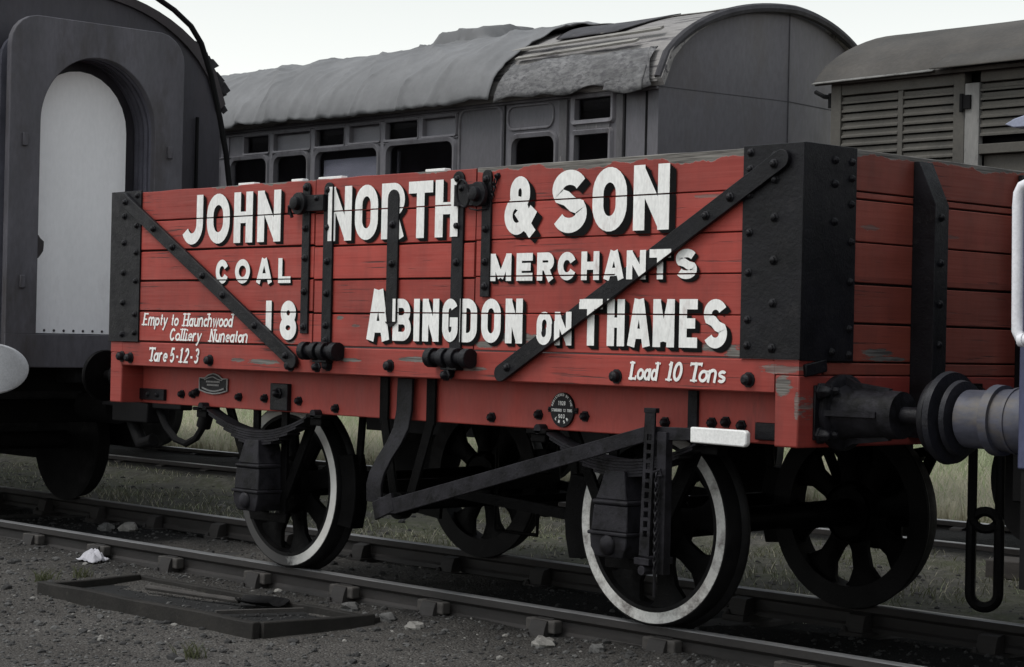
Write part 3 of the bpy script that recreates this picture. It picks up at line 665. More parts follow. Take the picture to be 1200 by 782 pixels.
def strap(x0, x1, z0, z1, name, parent, bolts, thick=.012, y=-1.152):
    mb = MB(); r = (x1-x0)/2; cx = (x0+x1)/2
    poly = [(x0, z0), (x1, z0)]+[(cx+r*cos(a), z1-r+r*sin(a)) for a in [i*pi/8 for i in range(9)]]
    mb.prism(poly, 'y', y, y-thick)
    for z in bolts: mb.bolt(cx, y-thick, z, .017, .016)
    return build(mb, name, MK, parent, bevel=.003)
STR = [(-3.411, -3.346, 1.335, 2.148), (-3.224, -3.144, 1.255, 2.140), (-2.690, -2.602, 1.40, 2.080), (-2.190, -2.105, 1.245, 2.150), (-1.972, -1.906, 1.530, 2.148)]
strap(*STR[0], 'side_strap', sideL, (2.12, 1.90, 1.74, 1.56, 1.37))
strap(*STR[4], 'side_strap', sideR, (2.10, 1.86, 1.70, 1.58))
s1 = strap(*STR[1], 'door_strap', door, (2.10, 1.90, 1.72, 1.55, 1.38, 1.30))
s2_ = strap(*STR[2], 'door_strap', door, (1.90, 1.70))
s3 = strap(*STR[3], 'door_strap', door, (2.11, 1.88, 1.70))
# pointed tail of the middle strap
mb = MB(); mb.prism([(-2.690, 1.3995), (-2.646, 1.375), (-2.602, 1.3995)], 'y', -1.152, -1.164); build(mb, 'strap_tip', MK, s2_)
def hinge(x0, x1, z, parent):
    mb = MB(); y = -1.19
    mb.cyl((x0, y, z), (x1, y, z), .034, n=14)
    for f in (.0, .36, .64, 1.0):
        x = x0+(x1-x0)*f; mb.cyl((x-.022, y, z), (x+.022, y, z), .050, n=14)
    mb.box((x0+x1)/2-.06, (x0+x1)/2+.06, -1.2, -1.152, z-.06, z+.05)
    mb.bolt((x0+x1)/2-.02, -1.19, z-.085, .024, .03)
    return build(mb, 'door_hinge', MK, parent, bevel=.004)
hinge(-3.32, -3.06, 1.243, door); hinge(-2.285, -2.02, 1.228, door)
def latch(x0, x1, z0, z1, ring):
    mb = MB(); y = -1.166
    mb.box(x0, x1, y-.022, y+.002, z0, z1)
    cz = (z0+z1)/2
    mb.lathe((x0+.03 if not ring else x1-.03, y-.02, cz), (0, -1, 0), [(0, .062), (.02, .06), (.022, .036), (.05, .034), (.055, .02)], 18)
    for q in (.25, .75): mb.bolt(x0+(x1-x0)*q, y-.022, z1-.02, .013, .012); 
    o = build(mb, 'door_latch', MK, door, bevel=.004)
    return o
l1 = latch(-3.43, -3.20, 1.99, 2.075, False); l2 = latch(-2.15, -1.935, 1.975, 2.08, True)
mb = MB(); mb.tube([(-2.03+.045*cos(a), -1.235-.01*sin(a), 2.03+.066*sin(a)) for a in [i*2*pi/20 for i in range(20)]], .006, 6, closed=True); build(mb, 'latch_ring', MG, l2)
mb = MB(); 
for q in range(7):
    x, z = -1.872-.006*q, 2.105-.018*q
    mb.tube([(x+.008*cos(a)*(1 if q % 2 else .5), -1.163-.008*sin(a)*(0 if q % 2 else 1), z+.014*sin(a)) for a in [i*2*pi/10 for i in range(10)]], .004, 5, closed=True)
mb.bolt(-1.868, -1.152, 2.115, .012, .014)
mb.tube([(-1.92, -1.165, 1.975), (-1.93, -1.17, 1.955), (-1.98, -1.185, 1.95), (-2.03, -1.19, 1.96)], .004, 5)
build(mb, 'pin_chain', MK, l2)
mb = MB(); mb.tube([(-3.42, -1.19, 2.07), (-3.455, -1.20, 2.06), (-3.475, -1.20, 2.0), (-3.46, -1.195, 1.96)], .010, 6); mb.tube([(-3.42, -1.2, 2.02), (-3.47, -1.21, 2.02), (-3.48, -1.2, 1.975)], .008, 6); build(mb, 'latch_pin', MK, l1)

BRR = ((-.095, 2.103), (-1.795, 1.163))
def brace(p, q, wd, bolts):
    mb = MB(); y = -1.152-.018 if True else 0
    P, Q = Vector((p[0], 0, p[1])), Vector((q[0], 0, q[1])); d = (Q-P).normalized(); n = Vector((-d.z, 0, d.x)); r = wd/2
    poly = []
    a0 = math.atan2(n.z, n.x)
    for i in range(9): a = a0+pi*i/8; poly.append((P.x+r*cos(a), P.z+r*sin(a)))
    for i in range(9): a = a0+pi+pi*i/8; poly.append((Q.x+r*cos(a), Q.z+r*sin(a)))
    mb.prism(poly, 'y', -1.1625, -1.184)
    for f in bolts: c = P+(Q-P)*f; mb.bolt(c.x, -1.184, c.z, .017, .016)
    return build(mb, 'diagonal_brace', MK, W, bevel=.004)
brace((-5.175, 2.122), (-3.455, 1.185), .078, (.02, .2, .32, .5, .62, .8, .97))
brace(*BRR, .082, (.02, .16, .24, .97))

# curb rail
curbs = []
for sg in (-1, 1):
    mb = MB(); ya, yb = (YS, -1.0) if sg < 0 else (1.0, 1.15)
    N = 60; rings = []
    for q in range(N+1):
        x = LX+.131+(-.262-LX)*q/N; wv = mnoise.noise(Vector((x*2, 3, sg)))*.002
        rings.append([(x, ya+wv+.005, 1.123), (x, ya+wv, 1.128+wv), (x, ya+wv, 1.259+wv), (x, ya+wv+.005, 1.264), (x, yb, 1.264), (x, yb, 1.123)])
    mb.loft(rings)
    mb.box(-.1305, -.001, ya, yb, 1.203, 1.264); mb.box(LX+.001, LX+.1305, ya, yb, 1.203, 1.264)
    c = build(mb, 'curb_rail', MRC, W); curbs.append(c)
for x, z in ((-5.192, 1.176), (-5.10, 1.17), (-4.265, 1.172), (-3.5, 1.16), (-2.658, 1.178), (-1.048, 1.168), (-.269, 1.175), (-3.17, 1.17), (-2.19, 1.155)):
    mb = MB(); mb.lathe((x, YS, z), (0, -1, 0), [(0, .034), (.006, .034), (.007, .026), (.03, .024), (.04, .012)], 10); build(mb, 'bolt', MK, curbs[0], loc=(x, YS, z))
# solebars
sole = []
for sg in (-1, 1):
    mb = MB(); ya, yb = (-1.0, -.87) if sg < 0 else (.87, 1.0); mb.box(LX+.127, -.127, ya, yb, .897, 1.2); s_ = build(mb, 'solebar', MRS, W, bevel=.006); sole.append(s_)
for x, z in ((-2.04, .939), (-1.705, .966), (-1.392, .971), (-4.761, .962), (-4.645, .966), (-4.609, .978), (-3.933, .966), (-3.615, .963), (-3.287, .934), (-.88, .965), (-.60, .975), (-.52, .982), (-.43, .97), (-4.18, .965)):
    mb = MB(); mb.bolt(x, -1.0, z, .021, .026); build(mb, 'bolt', MK, sole[0], loc=(x, -1.0, z))
mb = MB(); mb.box(-5.195, -4.93, -1.022, -.999, .918, .985); mb.bolt(-5.1, -1.022, .95, .015, .012); mb.bolt(-5.0, -1.022, .95, .015, .012); build(mb, 'cover_plate', MK, sole[0], bevel=.004)
mb = MB(); mb.box(-.34, -.13, -1.022, -.999, .915, .99); build(mb, 'cover_plate', MK, sole[0], bevel=.004)
# headstocks
heads = []
for x0, x1, sg in ((-.127, 0, 1), (LX, LX+.127, -1)):
    mb = MB(); mb.box(x0, x1, -1.15, 1.15, .898, 1.2); h_ = build(mb, 'headstock', MRH, W, bevel=.007); heads.append(h_)
    xo = 0 if sg > 0 else LX
    for yc in (-1.02, 1.02):
        mb = MB(); a, b = (xo, xo+sg*.012); mb.prism([(yc-.035, .93), (yc+.035, .93), (yc+.035, 1.16), (yc-.035, 1.16)], 'x', a, b)
        for z in (.95, 1.135): mb.bolt(b, yc, z, .03, .045, (sg, 0, 0))
        build(mb, 'bolt_plate', MK, h_, bevel=.005)
    # strip of floor edge and iron above the headstock
    mb = MB(); mb.box(min(xo, xo-sg*.10), max(xo, xo-sg*.10), -.98, .98, 1.204, 1.254); build(mb, 'end_sill', MRE, h_, bevel=.004)
    mb = MB(); mb.obox((xo-sg*.03, -1.05, 1.232), (.045, 0, 0), (0, .07, .012), (0, -.004, .026)); build(mb, 'corner_iron', MK, h_, bevel=.005)
    # draw hook
    mb = MB(); mb.box(min(xo, xo+sg*.02), max(xo, xo+sg*.02), -.16, .16, .93, 1.17)
    for a in (-.12, .12):
        for z in (.97, 1.13): mb.bolt(xo+sg*.02, a, z, .024, .03, (sg, 0, 0))
    mb.tube([(xo, 0, 1.03), (xo+sg*.14, 0, 1.03), (xo+sg*.20, 0, 1.0), (xo+sg*.21, 0, .95), (xo+sg*.17, 0, .92), (xo+sg*.13, 0, .95)], [.035, .035, .035, .03, .025, .015], 10)
    dh = build(mb, 'draw_hook', MKU, h_, bevel=.003)
    if sg > 0:
        def link(zt, zb, yaw_, wd, r):
            mbl = MB(); cx, cy = xo+sg*.155, 0; ca, sa = cos(yaw_), sin(yaw_); pts = []
            for i in range(13): a = pi*i/12; pts.append((wd*cos(a), zt-wd+wd*sin(a)))
            for i in range(13): a = pi+pi*i/12; pts.append((wd*cos(a), zb+wd+wd*sin(a)))
            mbl.tube([(cx+p[0]*ca, cy+p[0]*sa, p[1]) for p in pts], r, 8, closed=True); return mbl
        build(link(.99, .52, .60, .060, .022), 'coupling_link', MKU, dh); build(link(.60, .17, .42, .062, .024), 'coupling_link', MKU, dh)
# buffers
def buffer(xo, yc, sg, first=None):
    mb = MB(); O = (xo, yc, 1.045); D = (sg, 0, 0)
    mb.lathe(O, D, [(0, .162), (.03, .162), (.036, .150), (.038, .118), (.07, .106), (.26, .094), (.262, .102), (.325, .098), (.328, .05)], 28)
    for a in (0, pi/2, pi, 3*pi/2):
        dy, dz = cos(a), sin(a); n = Vector((0, -dz, dy))
        P = [(.03, .155), (.08, .130), (.26, .108), (.26, .08), (.03, .08)]
        vs = [Vector((xo+sg*p[0], yc+dy*p[1], 1.045+dz*p[1]))+n*s_*.012 for s_ in (-1, 1) for p in P]; m_ = len(P)
        mb.add(vs, [tuple(range(m_)), tuple(range(2*m_-1, m_-1, -1))]+[(i, i+m_, (i+1) % m_+m_, (i+1) % m_) for i in range(m_)])
    for a in (pi/4, 3*pi/4, 5*pi/4, 7*pi/4): mb.bolt(xo+sg*.034, yc+.132*cos(a), 1.045+.132*sin(a), .018, .022, D)
    b = build(mb, 'buffer', MG if sg > 0 else MKU, W, loc=O)
    mb = MB(); mb.lathe((xo+sg*.3, yc, 1.045), D, [(0, .036), (.185, .036), (.19, .09), (.20, .158), (.212, .165), (.228, .163), (.236, .12), (.238, .0)], 32); build(mb, 'buffer_head', MKU if sg < 0 else MK, b)
for yc in (-.868, .868): buffer(0, yc, 1)
for yc in (-.868, .868): buffer(LX, yc, -1)

# running gear
XW = (-1.132, -3.967); RW = .47
def make_wheel(x, y, out, painted, label):
    """out = -1: outer face looks to -y"""
    o = Vector((x, y, RW)); D = (0, out, 0)
    mb = MB()
    mb.lathe(o-Vector(D)*.0, D, [(-.07, .13), (-.068, .055), (.075, .055), (.08, .11), (.075, .15), (.03, .165), (-.03, .165), (-.07, .15)], 24, cap=False)
    for i in range(8):
        a = i*pi/4+.2; c, s_ = cos(a), sin(a)
        rings = []
        for r, hw, ht in ((.12, .066, .034), (.20, .050, .028), (.29, .056, .026), (.355, .098, .026), (.395, .165, .028)):
            ctr = Vector((x+c*r, y, RW+s_*r)); tv = Vector((-s_, 0, c)); dv = Vector((0, 1, 0))
            rings.append([ctr+tv*hw*p+dv*ht*q for p, q in ((-1, -.5), (-.6, -1), (.6, -1), (1, -.5), (1, .5), (.6, 1), (-.6, 1), (-1, .5))])
        mb.loft(rings)
    wh = build(mb, 'wheel', MKU, W, loc=o, label=label)
    mb = MB(); mb.lathe(o, D, [(-.064, .385), (-.064, .496), (-.052, .500), (-.040, .494), (-.028, .474), (.055, .4685), (.0645, .462), (.0645, .385), (-.064, .385)], 72, cap=False)
    build(mb, 'tyre', MTY, wh)
    if painted:
        mb = MB(); mb.lathe(o, D, [(.0648, .405), (.0668, .406), (.0668, .456), (.0648, .457)], 72, cap=False); build(mb, 'rim_paint', MWT if painted == 1 else MWD, wh)
    return wh
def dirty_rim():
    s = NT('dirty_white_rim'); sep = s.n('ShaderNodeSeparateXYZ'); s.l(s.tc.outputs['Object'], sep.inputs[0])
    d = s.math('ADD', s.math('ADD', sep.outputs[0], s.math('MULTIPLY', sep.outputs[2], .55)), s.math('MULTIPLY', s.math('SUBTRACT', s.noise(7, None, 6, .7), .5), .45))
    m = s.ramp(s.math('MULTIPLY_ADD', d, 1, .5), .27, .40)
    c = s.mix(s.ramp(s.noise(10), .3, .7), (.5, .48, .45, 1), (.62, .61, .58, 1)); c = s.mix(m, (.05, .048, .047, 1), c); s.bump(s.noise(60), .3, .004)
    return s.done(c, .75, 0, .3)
MWD = dirty_rim()
WY = .745
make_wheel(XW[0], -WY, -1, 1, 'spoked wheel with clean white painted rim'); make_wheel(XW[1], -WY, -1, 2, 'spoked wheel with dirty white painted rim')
make_wheel(XW[0], WY, 1, 0, None); make_wheel(XW[1], WY, 1, 0, None)
for x in XW:
    mb = MB(); mb.lathe((x, -1.0, RW), (0, 1, 0), [(0, .05), (.18, .05), (.19, .075), (.4, .07), (1.0, .062), (1.6, .07), (1.81, .075), (1.82, .05), (2.0, .05)], 18); build(mb, 'axle', MKU, W)
# springs, axleboxes, W-irons
def gear(x, sg):
    y = sg*1.0; yf = sg*1.10
    mb = MB(); Nl = 6
    for l in range(Nl):
        hl = .53-.075*l; rings = []
        for q in range(13):
            t = -1+2*q/12; xx = x+t*hl; zz = .762+.125*(t*hl/.53)**2-l*.0135+.012
            rings.append([(xx, y-.045, zz), (xx, y+.045, zz), (xx, y+.045, zz+.0115), (xx, y-.045, zz+.0115)])
        mb.loft(rings)
    for e in (-1, 1): mb.cyl((x+e*.535, y-.05, .90), (x+e*.535, y+.05, .90), .024, n=10)
    build(mb, 'leaf_spring', MG if sg < 0 else MKU, W)
    for e in (-1, 1):
        mb = MB(); xc = x+e*.545
        mb.box(xc-.07, xc+.07, y-.05, y+.05, .875, .8965) ; mb.box(xc-.05, xc+.05, y-.035, y+.035, .835, .8755)
        
        build(mb, 'spring_shoe', MKU, W, bevel=.005)
    # axlebox: spring buckle, shoulder, ledge, oil box
    mb = MB()
    def sect(z, hw, y0, y1): return [(x-hw, sg*y0, z), (x+hw, sg*y0, z), (x+hw, sg*y1, z), (x-hw, sg*y1, z)]
    mb.loft([sect(.735, .062, .92, 1.065), sect(.64, .085, .91, 1.08), sect(.60, .10, .9, 1.085)])
    mb.loft([sect(.60, .108, .89, 1.09), sect(.588, .114, .89, 1.098), sect(.575, .108, .89, 1.09)])
    mb.loft([sect(.575, .106, .88, 1.088), sect(.455, .116, .88, 1.095)])
    mb.loft([sect(.455, .126, .87, 1.11), sect(.437, .126, .87, 1.11)])
    mb.loft([sect(.437, .118, .88, 1.10), sect(.38, .112, .88, 1.10), sect(.335, .085, .9, 1.09)])
    mb.lathe((x, sg*1.09, .395), (0, sg, 0), [(0, .05), (.02, .045), (.035, .02)], 12)
    build(mb, 'axlebox', MG if sg < 0 else MKU, W, bevel=.006)
    # W-iron (axleguard)
    mb = MB(); yy = sg*.93
    for e in (-1, 1):
        mb.bar((x+e*.135, yy, .92), (x+e*.135, yy, .29), .055, .02, (0, 1, 0))
        mb.bar((x+e*.42, yy+.002, .92), (x+e*.15, yy+.002, .42), .060, .02, (0, 1, 0))
    mb.bar((x-.17, yy-.004, .295), (x+.17, yy-.004, .295), .05, .016, (0, 1, 0))
    build(mb, 'axle_guard', MKU, W, bevel=.003)
for x in XW:
    for sg in (-1, 1): gear(x, sg)
mb = MB(); mb.box(-3.85, -3.69, -1.03, -.9985, .905, 1.055); mb.bolt(-3.77, -1.03, 1.0, .025, .03); build(mb, 'solebar_bracket', MK, sole[0], bevel=.006)
# underframe members seen in the dark
mb = MB()
for y in (-.35, .35): mb.box(LX+.13, -.13, y-.05, y+.05, .90, 1.19)
for x in (-4.55, -3.3, -2.0, -.75): mb.box(x-.06, x+.06, -.868, .868, .905, 1.185)
build(mb, 'underframe_beam', MKU, W)
for x in XW:
    for e in ((-1,) if x > -2 else (1,)):
        mb = MB(); mb.box(x+e*.60-.03, x+e*.60+.03, -.70, .70, .45, .53); build(mb, 'brake_beam', MKU, W)
    mb = MB(); mb.box(x-.24, x+.24, .895, .905, .40, .89); build(mb, 'guard_plate', MKU, W)
# brake gear
PV = (-2.70, .455)
mb = MB(); mb.cyl((PV[0], -1.12, PV[1]), (PV[0], 1.12, PV[1]), .026, n=14); mb.cyl((PV[0], -1.13, PV[1]), (PV[0], -.93, PV[1]), .045, n=14); build(mb, 'brake_shaft', MKU, W)
for sg in (-1, 1):
    mb = MB(); y0 = sg*1.012
    for xa, xb in ((-2.855, -2.745), (-2.48, -2.655)):
        mb.box(xa-.034, xa+.034, min(y0, y0+sg*.014), max(y0, y0+sg*.014), .88, 1.118)
        mb.bar((xa, y0+sg*.007, .90), (xb, y0+sg*.007, .44), .062, .0142, (0, 1, 0))
    mb.cyl((PV[0], y0-.02*sg, PV[1]), (PV[0], y0+.04*sg, PV[1]), .07, n=18)
    build(mb, 'v_hanger', MKU, W, bevel=.003)
# curved flat strap that steadies the lever
mb = MB(); pts = [(-2.672, -1.03, 1.115), (-2.672, -1.035, .95), (-2.675, -1.05, .86), (-2.70, -1.075, .78), (-2.745, -1.10, .70), (-2.785, -1.115, .62), (-2.80, -1.12, .56), (-2.795, -1.12, .47)]
rings = []
for p in pts: rings.append([(p[0]-.06, p[1]-.008, p[2]), (p[0]+.06, p[1]-.008, p[2]), (p[0]+.06, p[1]+.008, p[2]), (p[0]-.06, p[1]+.008, p[2])])
mb.loft(rings); build(mb, 'lever_strap', MG, W, bevel=.003)
for sg in (-1, 1):
    for xw, e in ((XW[0], -1), (XW[1], 1)):
        mb = MB(); y = sg*WY; 
        P = [(xw+e*r*cos(a), RW+r*sin(a)) for r, aa in ((.478, (-.42, -.2, 0, .2, .42)), (.60, (.35, .17, 0, -.17, -.35))) for a in aa]
        mb.prism(P, 'y', y-.045, y+.045); mb.bar((xw+e*.56, y, .50), (xw+e*.60, y, .95), .05, .02, (0, 1, 0))
        build(mb, 'brake_shoe', MKU, W, bevel=.005)
        mb = MB(); mb.bar((xw+e*.58, y+.05, .46), (PV[0]+e*-.0+.06*(1 if xw > -2 else -1), y+.05, PV[1]+.06*(1 if xw > -2 else -1)), .055, .02, (0, 1, 0)); build(mb, 'push_rod', MKU, W)
mb = MB(); mb.tube([(-3.30, .2, .70), (-3.30, .2, .22), (-2.95, .2, .22), (-2.95, .2, .34)], .012, 6); build(mb, 'safety_loop', MKU, W)
# lever
mb = MB(); yl = -1.135
mb.obox((-2.70, yl, .455), (.075, 0, .03), (0, .010, 0), (-.014, 0, .045))
P = [(-2.74, .42), (-2.60, .425), (-.84, .888), (-.595, .900), (-.595, .955), (-.87, .950), (-2.62, .505), (-2.74, .50)]
mb.prism(P, 'y', yl-.008, yl+.008); lv = build(mb, 'brake_lever', MG, W, bevel=.003)
mb = MB(); mb.prism([(-.597, .892), (-.29, .887), (-.277, .90), (-.277, .948), (-.29, .958), (-.597, .960)], 'y', yl-.016, yl+.014); build(mb, 'lever_grip', MWG, lv, bevel=.006)
# lever guide: perforated rack, with a plain guide bar behind
mb = MB(); yg = -1.165
holes = [(-.833, -.806, z, z+.028) for z in [.46+.043*i for i in range(11)]]
def G2(x): return x
hb = MB(); wall_holes(hb, (-.85, -.79), (.375, 1.03), yg-.005, yg+.005, holes)
hb.v = [(p[0]-.035*max(0, .95-p[2]), p[1], p[2]) for p in hb.v]
mb.add(hb.v, hb.f)
mb.box(-.785, -.73, yg+.006, yg+.05, .30, .93); mb.box(-.785, -.73, -1.115, -1.0, .905, .93); mb.box(-.735, -.68, -1.016, -1.0, .90, 1.115); mb.box(-.855, -.785, yg-.007, yg+.02, 1.012, 1.034)
mb.box(-.89, -.80, -1.18, -1.02, .335, .365); mb.cyl((-.845, -1.18, .31), (-.845, -1.06, .31), .022, n=10)
lg = build(mb, 'lever_guide', MG, W, bevel=.0015)
mb = MB(); z = .735; q = 0
while z > .31:
    mb.tube([(-.765+.010*cos(a)*(1 if q % 2 else .45), yg-.012-.010*cos(a)*(.0 if q % 2 else 1), z+.016*sin(a)) for a in [i*2*pi/10 for i in range(10)]], .0042, 5, closed=True); z -= .022; q += 1
mb.cyl((-.765, yg-.012, .335), (-.765, yg-.012, .20), .007, n=6)
mb.tube([(-.785, yg-.012, .75), (-.74, yg-.014, .765), (-.735, yg-.014, .74), (-.765, yg-.012, .735)], .006, 6)
build(mb, 'lever_pin_chain', MG, lg)

# ---- lettering
def paint_mesh(polys, name, parent, yface, label, step=.00018):
    """polys: list of (2D polygon, material)"""
    mb = MB()
    for i, (p, m, d) in enumerate(polys):
        y = yface-d
        mb.add([(q[0], y, q[1]) for q in p], [tuple(range(len(p)))], m)
    return build(mb, name, [MW, MSH], parent, label=label, smooth=False)
def clip_brace(poly, P, Q, wd):
    P, Q = Vector(P), Vector(Q); d = (Q-P).normalized(); n = Vector((-d.y, d.x))
    for sg in (1, -1):
        o = []
        for i in range(len(poly)):
            a, b = poly[i-1], poly[i]; da, db = wd/2-sg*(a-P).dot(n), wd/2-sg*(b-P).dot(n)
            if da >= 0: o.append(a)
            if (da >= 0) != (db >= 0): o.append(a+(b-a)*(da/(da-db)))
        poly = o
        if len(poly) < 3: return None
    return poly
def letters(items, z0, z1, tfrac, shade, label, parent, straps=(), yf=-1.1522, over_brace=False):
    """items: (char, x0, x1). block shade of offset `shade`, then the white face"""
    polys = []; dep = 0
    for ci, (c, x0, x1) in enumerate(items):
        h = z1-z0; t = tfrac if isinstance(tfrac, float) else tfrac(c)
        t = min(t, (x1-x0)*.42) if c not in 'I1' else min(t, x1-x0)
        G_ = glyph(c, x1-x0, h, t)
        n = 4
        for si in range(n, 0, -1):
            for k2, (pts, cl) in enumerate(G_):
                for qd in strip([(p[0]+x0+shade[0]*si/n, p[1]+z0+shade[1]*si/n) for p in pts], cl, t*1.02):
                    polys.append((qd, 1, (n-si)*.0004+k2*.0001))
        for k2, (pts, cl) in enumerate(G_):
            for qd in strip([(p[0]+x0, p[1]+z0) for p in pts], cl, t): polys.append((qd, 0, .0022+k2*.00025))
    out = []
    cuts = [0]+[z for z in PZ[1:5]]+[9]
    for p, m, dd in polys:
        for za, zb in zip(cuts[:-1], cuts[1:]):
            if max(v[1] for v in p) < za or min(v[1] for v in p) > zb: continue
            q = clip([Vector((v[0], v[1])) for v in p], -99, 99, za+.0035, zb-.0035)
            if q: out.append((q, m, dd))
    for (a, b, c, d) in straps:
        for p, m, dd in polys:
            if m == 1: continue
            q = clip([Vector((v[0]+.0115, v[1])) for v in p], a+.001, b-.001, c+.004, d-.01)
            if q: out.append((q, m, .0125+dd))
    if over_brace:
        for p, m, dd in polys:
            if m == 1: continue
            q = clip_brace([Vector((v[0]+.028, v[1])) for v in p], BRR[0], BRR[1], .080)
            if q: out.append((q, m, .0305+dd))
    return paint_mesh(out, 'lettering', parent, yf, label)
YL = -1.1545
letters([('J', -4.579, -4.36), ('O', -4.319, -4.095), ('H', -4.054, -3.875), ('N', -3.829, -3.614)], 1.836, 2.120, .064, (.026, -.016), 'large white lettering JOHN with black shading', W, yf=YL)
letters([('N', -3.190, -2.993), ('O', -2.965, -2.776), ('R', -2.747, -2.562), ('T', -2.532, -2.344), ('H', -2.325, -2.150)], 1.827, 2.114, .060, (.026, -.016), 'large white lettering NORTH painted across the door', W, [STR[1], STR[3]], yf=YL)
letters([('&', -1.814, -1.595)], 1.826, 2.105, .057, (.036, -.026), 'large white ampersand with heavy black shading', W, yf=YL)
letters([('S', -1.486, -1.257), ('O', -1.221, -1.003), ('N', -.962, -.743)], 1.826, 2.120, .070, (.036, -.026), 'large white lettering SON with heavy black shading', W, yf=YL)
letters([('C', -4.220, -4.097), ('O', -4.032, -3.890), ('A', -3.829, -3.683), ('L', -3.626, -3.513)], 1.608, 1.744, .036, (.014, -.012), 'small white lettering COAL', W, yf=YL)
letters([('M', -1.906, -1.758), ('E', -1.722, -1.610), ('R', -1.580, -1.466), ('C', -1.440, -1.318), ('H', -1.285, -1.169), ('A', -1.140, -1.012), ('N', -.996, -.877), ('T', -.855, -.726), ('S', -.697, -.572)], 1.606, 1.738, .037, (.016, -.014), 'small white lettering MERCHANTS', W, yf=YL, over_brace=True)
letters([('1', -3.735, -3.675), ('8', -3.600, -3.452)], 1.298, 1.512, .052, (.014, -.010), 'white wagon number 18', W, yf=YL)
letters([('A', -2.847, -2.665)], 1.306, 1.568, .060, (.022, -.016), 'tall white initial A', W, [STR[2]], yf=YL)
letters([('B', -2.638, -2.493), ('I', -2.472, -2.427), ('N', -2.404, -2.278), ('G', -2.252, -2.134), ('D', -2.120, -1.995), ('O', -1.964, -1.825), ('N', -1.792, -1.672)], 1.307, 1.521, .046, (.022, -.016), 'white lettering BINGDON completing ABINGDON across the door straps', W, [STR[2], STR[3]], yf=YL)
letters([('O', -1.574, -1.470), ('N', -1.452, -1.339)], 1.303, 1.459, .036, (.016, -.014), 'small white word ON', W, yf=YL, over_brace=True)
letters([('T', -1.290, -1.140), ('H', -1.111, -1.001), ('A', -.981, -.844), ('M', -.826, -.697), ('E', -.669, -.562), ('S', -.526, -.392)], 1.305, 1.518, .046, (.026, -.018), 'white lettering THAMES with black shading', W, yf=YL, over_brace=True)
def small_text(words, label, slant=.20, t=.0135, yf=-1.1545):
    polys = []
    for word, x0, x1, z0, h in words:
        x = 0; q = []
        for ci, c in enumerate(word):
            st_, adv = script(c, h, t)
            for pts, cl, kk in st_: q.append(([(p[0]+x, p[1]) for p in pts], cl, kk))
            x += adv
        lo = min(p[0]+slant*p[1] for s_ in q for p in s_[0]); hi = max(p[0]+slant*p[1] for s_ in q for p in s_[0])
        f = (x1-x0-t)/(hi-lo)
        for k2, (pts, cl, kk) in enumerate(q):
            for qd in strip([(x0+t/2+f*(p[0]+slant*p[1]-lo), z0+p[1]) for p in pts], cl, t*kk): polys.append((qd, 0, .0002*(k2 % 9)))
    return paint_mesh(polys, 'lettering', W, yf, label)
for wd_ in (('Empty', -4.985, -4.696, 1.364, .076), ('to', -4.663, -4.586, 1.364, .076), ('Haunchwood', -4.56, -4.02, 1.362, .078), ('Colliery', -4.675, -4.343, 1.278, .073), ('Nuneaton', -4.291, -3.90, 1.276, .075)):
    small_text([wd_], 'small italic word '+wd_[0], t=.012)
for wd_ in (('Tare', -4.896, -4.694, 1.152, .085), ('5-12-3', -4.67, -4.367, 1.150, .088), ('Load', -.978, -.769, 1.155, .084), ('10', -.753, -.645, 1.156, .086), ('Tons', -.607, -.393, 1.156, .086)):
    small_text([wd_], 'small italic lettering '+wd_[0])

# ---- cast plates
mb = MB(); cx, cz, rx, rz = -1.537, .996, .078, .083
poly = [(cx+rx*cos(a), cz+rz*sin(a)) for a in [i*2*pi/36 for i in range(36)]]
mb.prism(poly, 'y', -1.0, -1.014); mb.prism([(cx-.098, cz-.014), (cx+.098, cz-.014), (cx+.098, cz+.012), (cx-.098, cz+.012)], 'y', -.9995, -1.010)
for e in (-.09, .09): mb.bolt(cx+e, -1.010, cz, .007, .006)
op = build(mb, 'registration_plate', MK, sole[0], bevel=.002)
def tiny(text, xm, z, h, wch, t, mb, gap=.25, curve=None):
    n = len(text); x = xm-n*wch*(1+gap)/2
    for i, c in enumerate(text):
        if c != ' ':
            ww = wch*(.45 if c in '1I.' else 1)
            for k2, (pts, cl) in enumerate(glyph(c, ww, h, t)):
                pp = [(p[0]+x+(wch-ww)/2, p[1]+z) for p in pts]
                if curve:
                    r0, sg = curve; o = []
                    for (a, b) in pp:
                        th = (a-xm)/r0; rr = 1+sg*(b-z)/r0
                        o.append((cx+rx*.80*sin(th)*rr, cz+sg*rz*.80*cos(th)*rr))
                    pp = o
                for qd in strip(pp, cl, t): mb.add([(q[0], -1.0145-.0002*k2, q[1]) for q in qd], [(0, 1, 2, 3)], 0)
        x += wch*(1+gap)
mb = MB()
tiny('1928', cx, cz+.022, .020, .0105, .0035, mb); tiny('STANDARD 12 TONS', cx, cz-.009, .014, .0072, .0024, mb, .22); tiny('503', cx, cz-.040, .019, .012, .0038, mb)
tiny('REGISTERED BY THE', cx, 0, .012, .0082, .0022, mb, .3, (.068, 1)); tiny('L M  S R', cx, 0, .016, .012, .0035, mb, .2, (.068, -1))
build(mb, 'plate_lettering', MW, op, smooth=False)
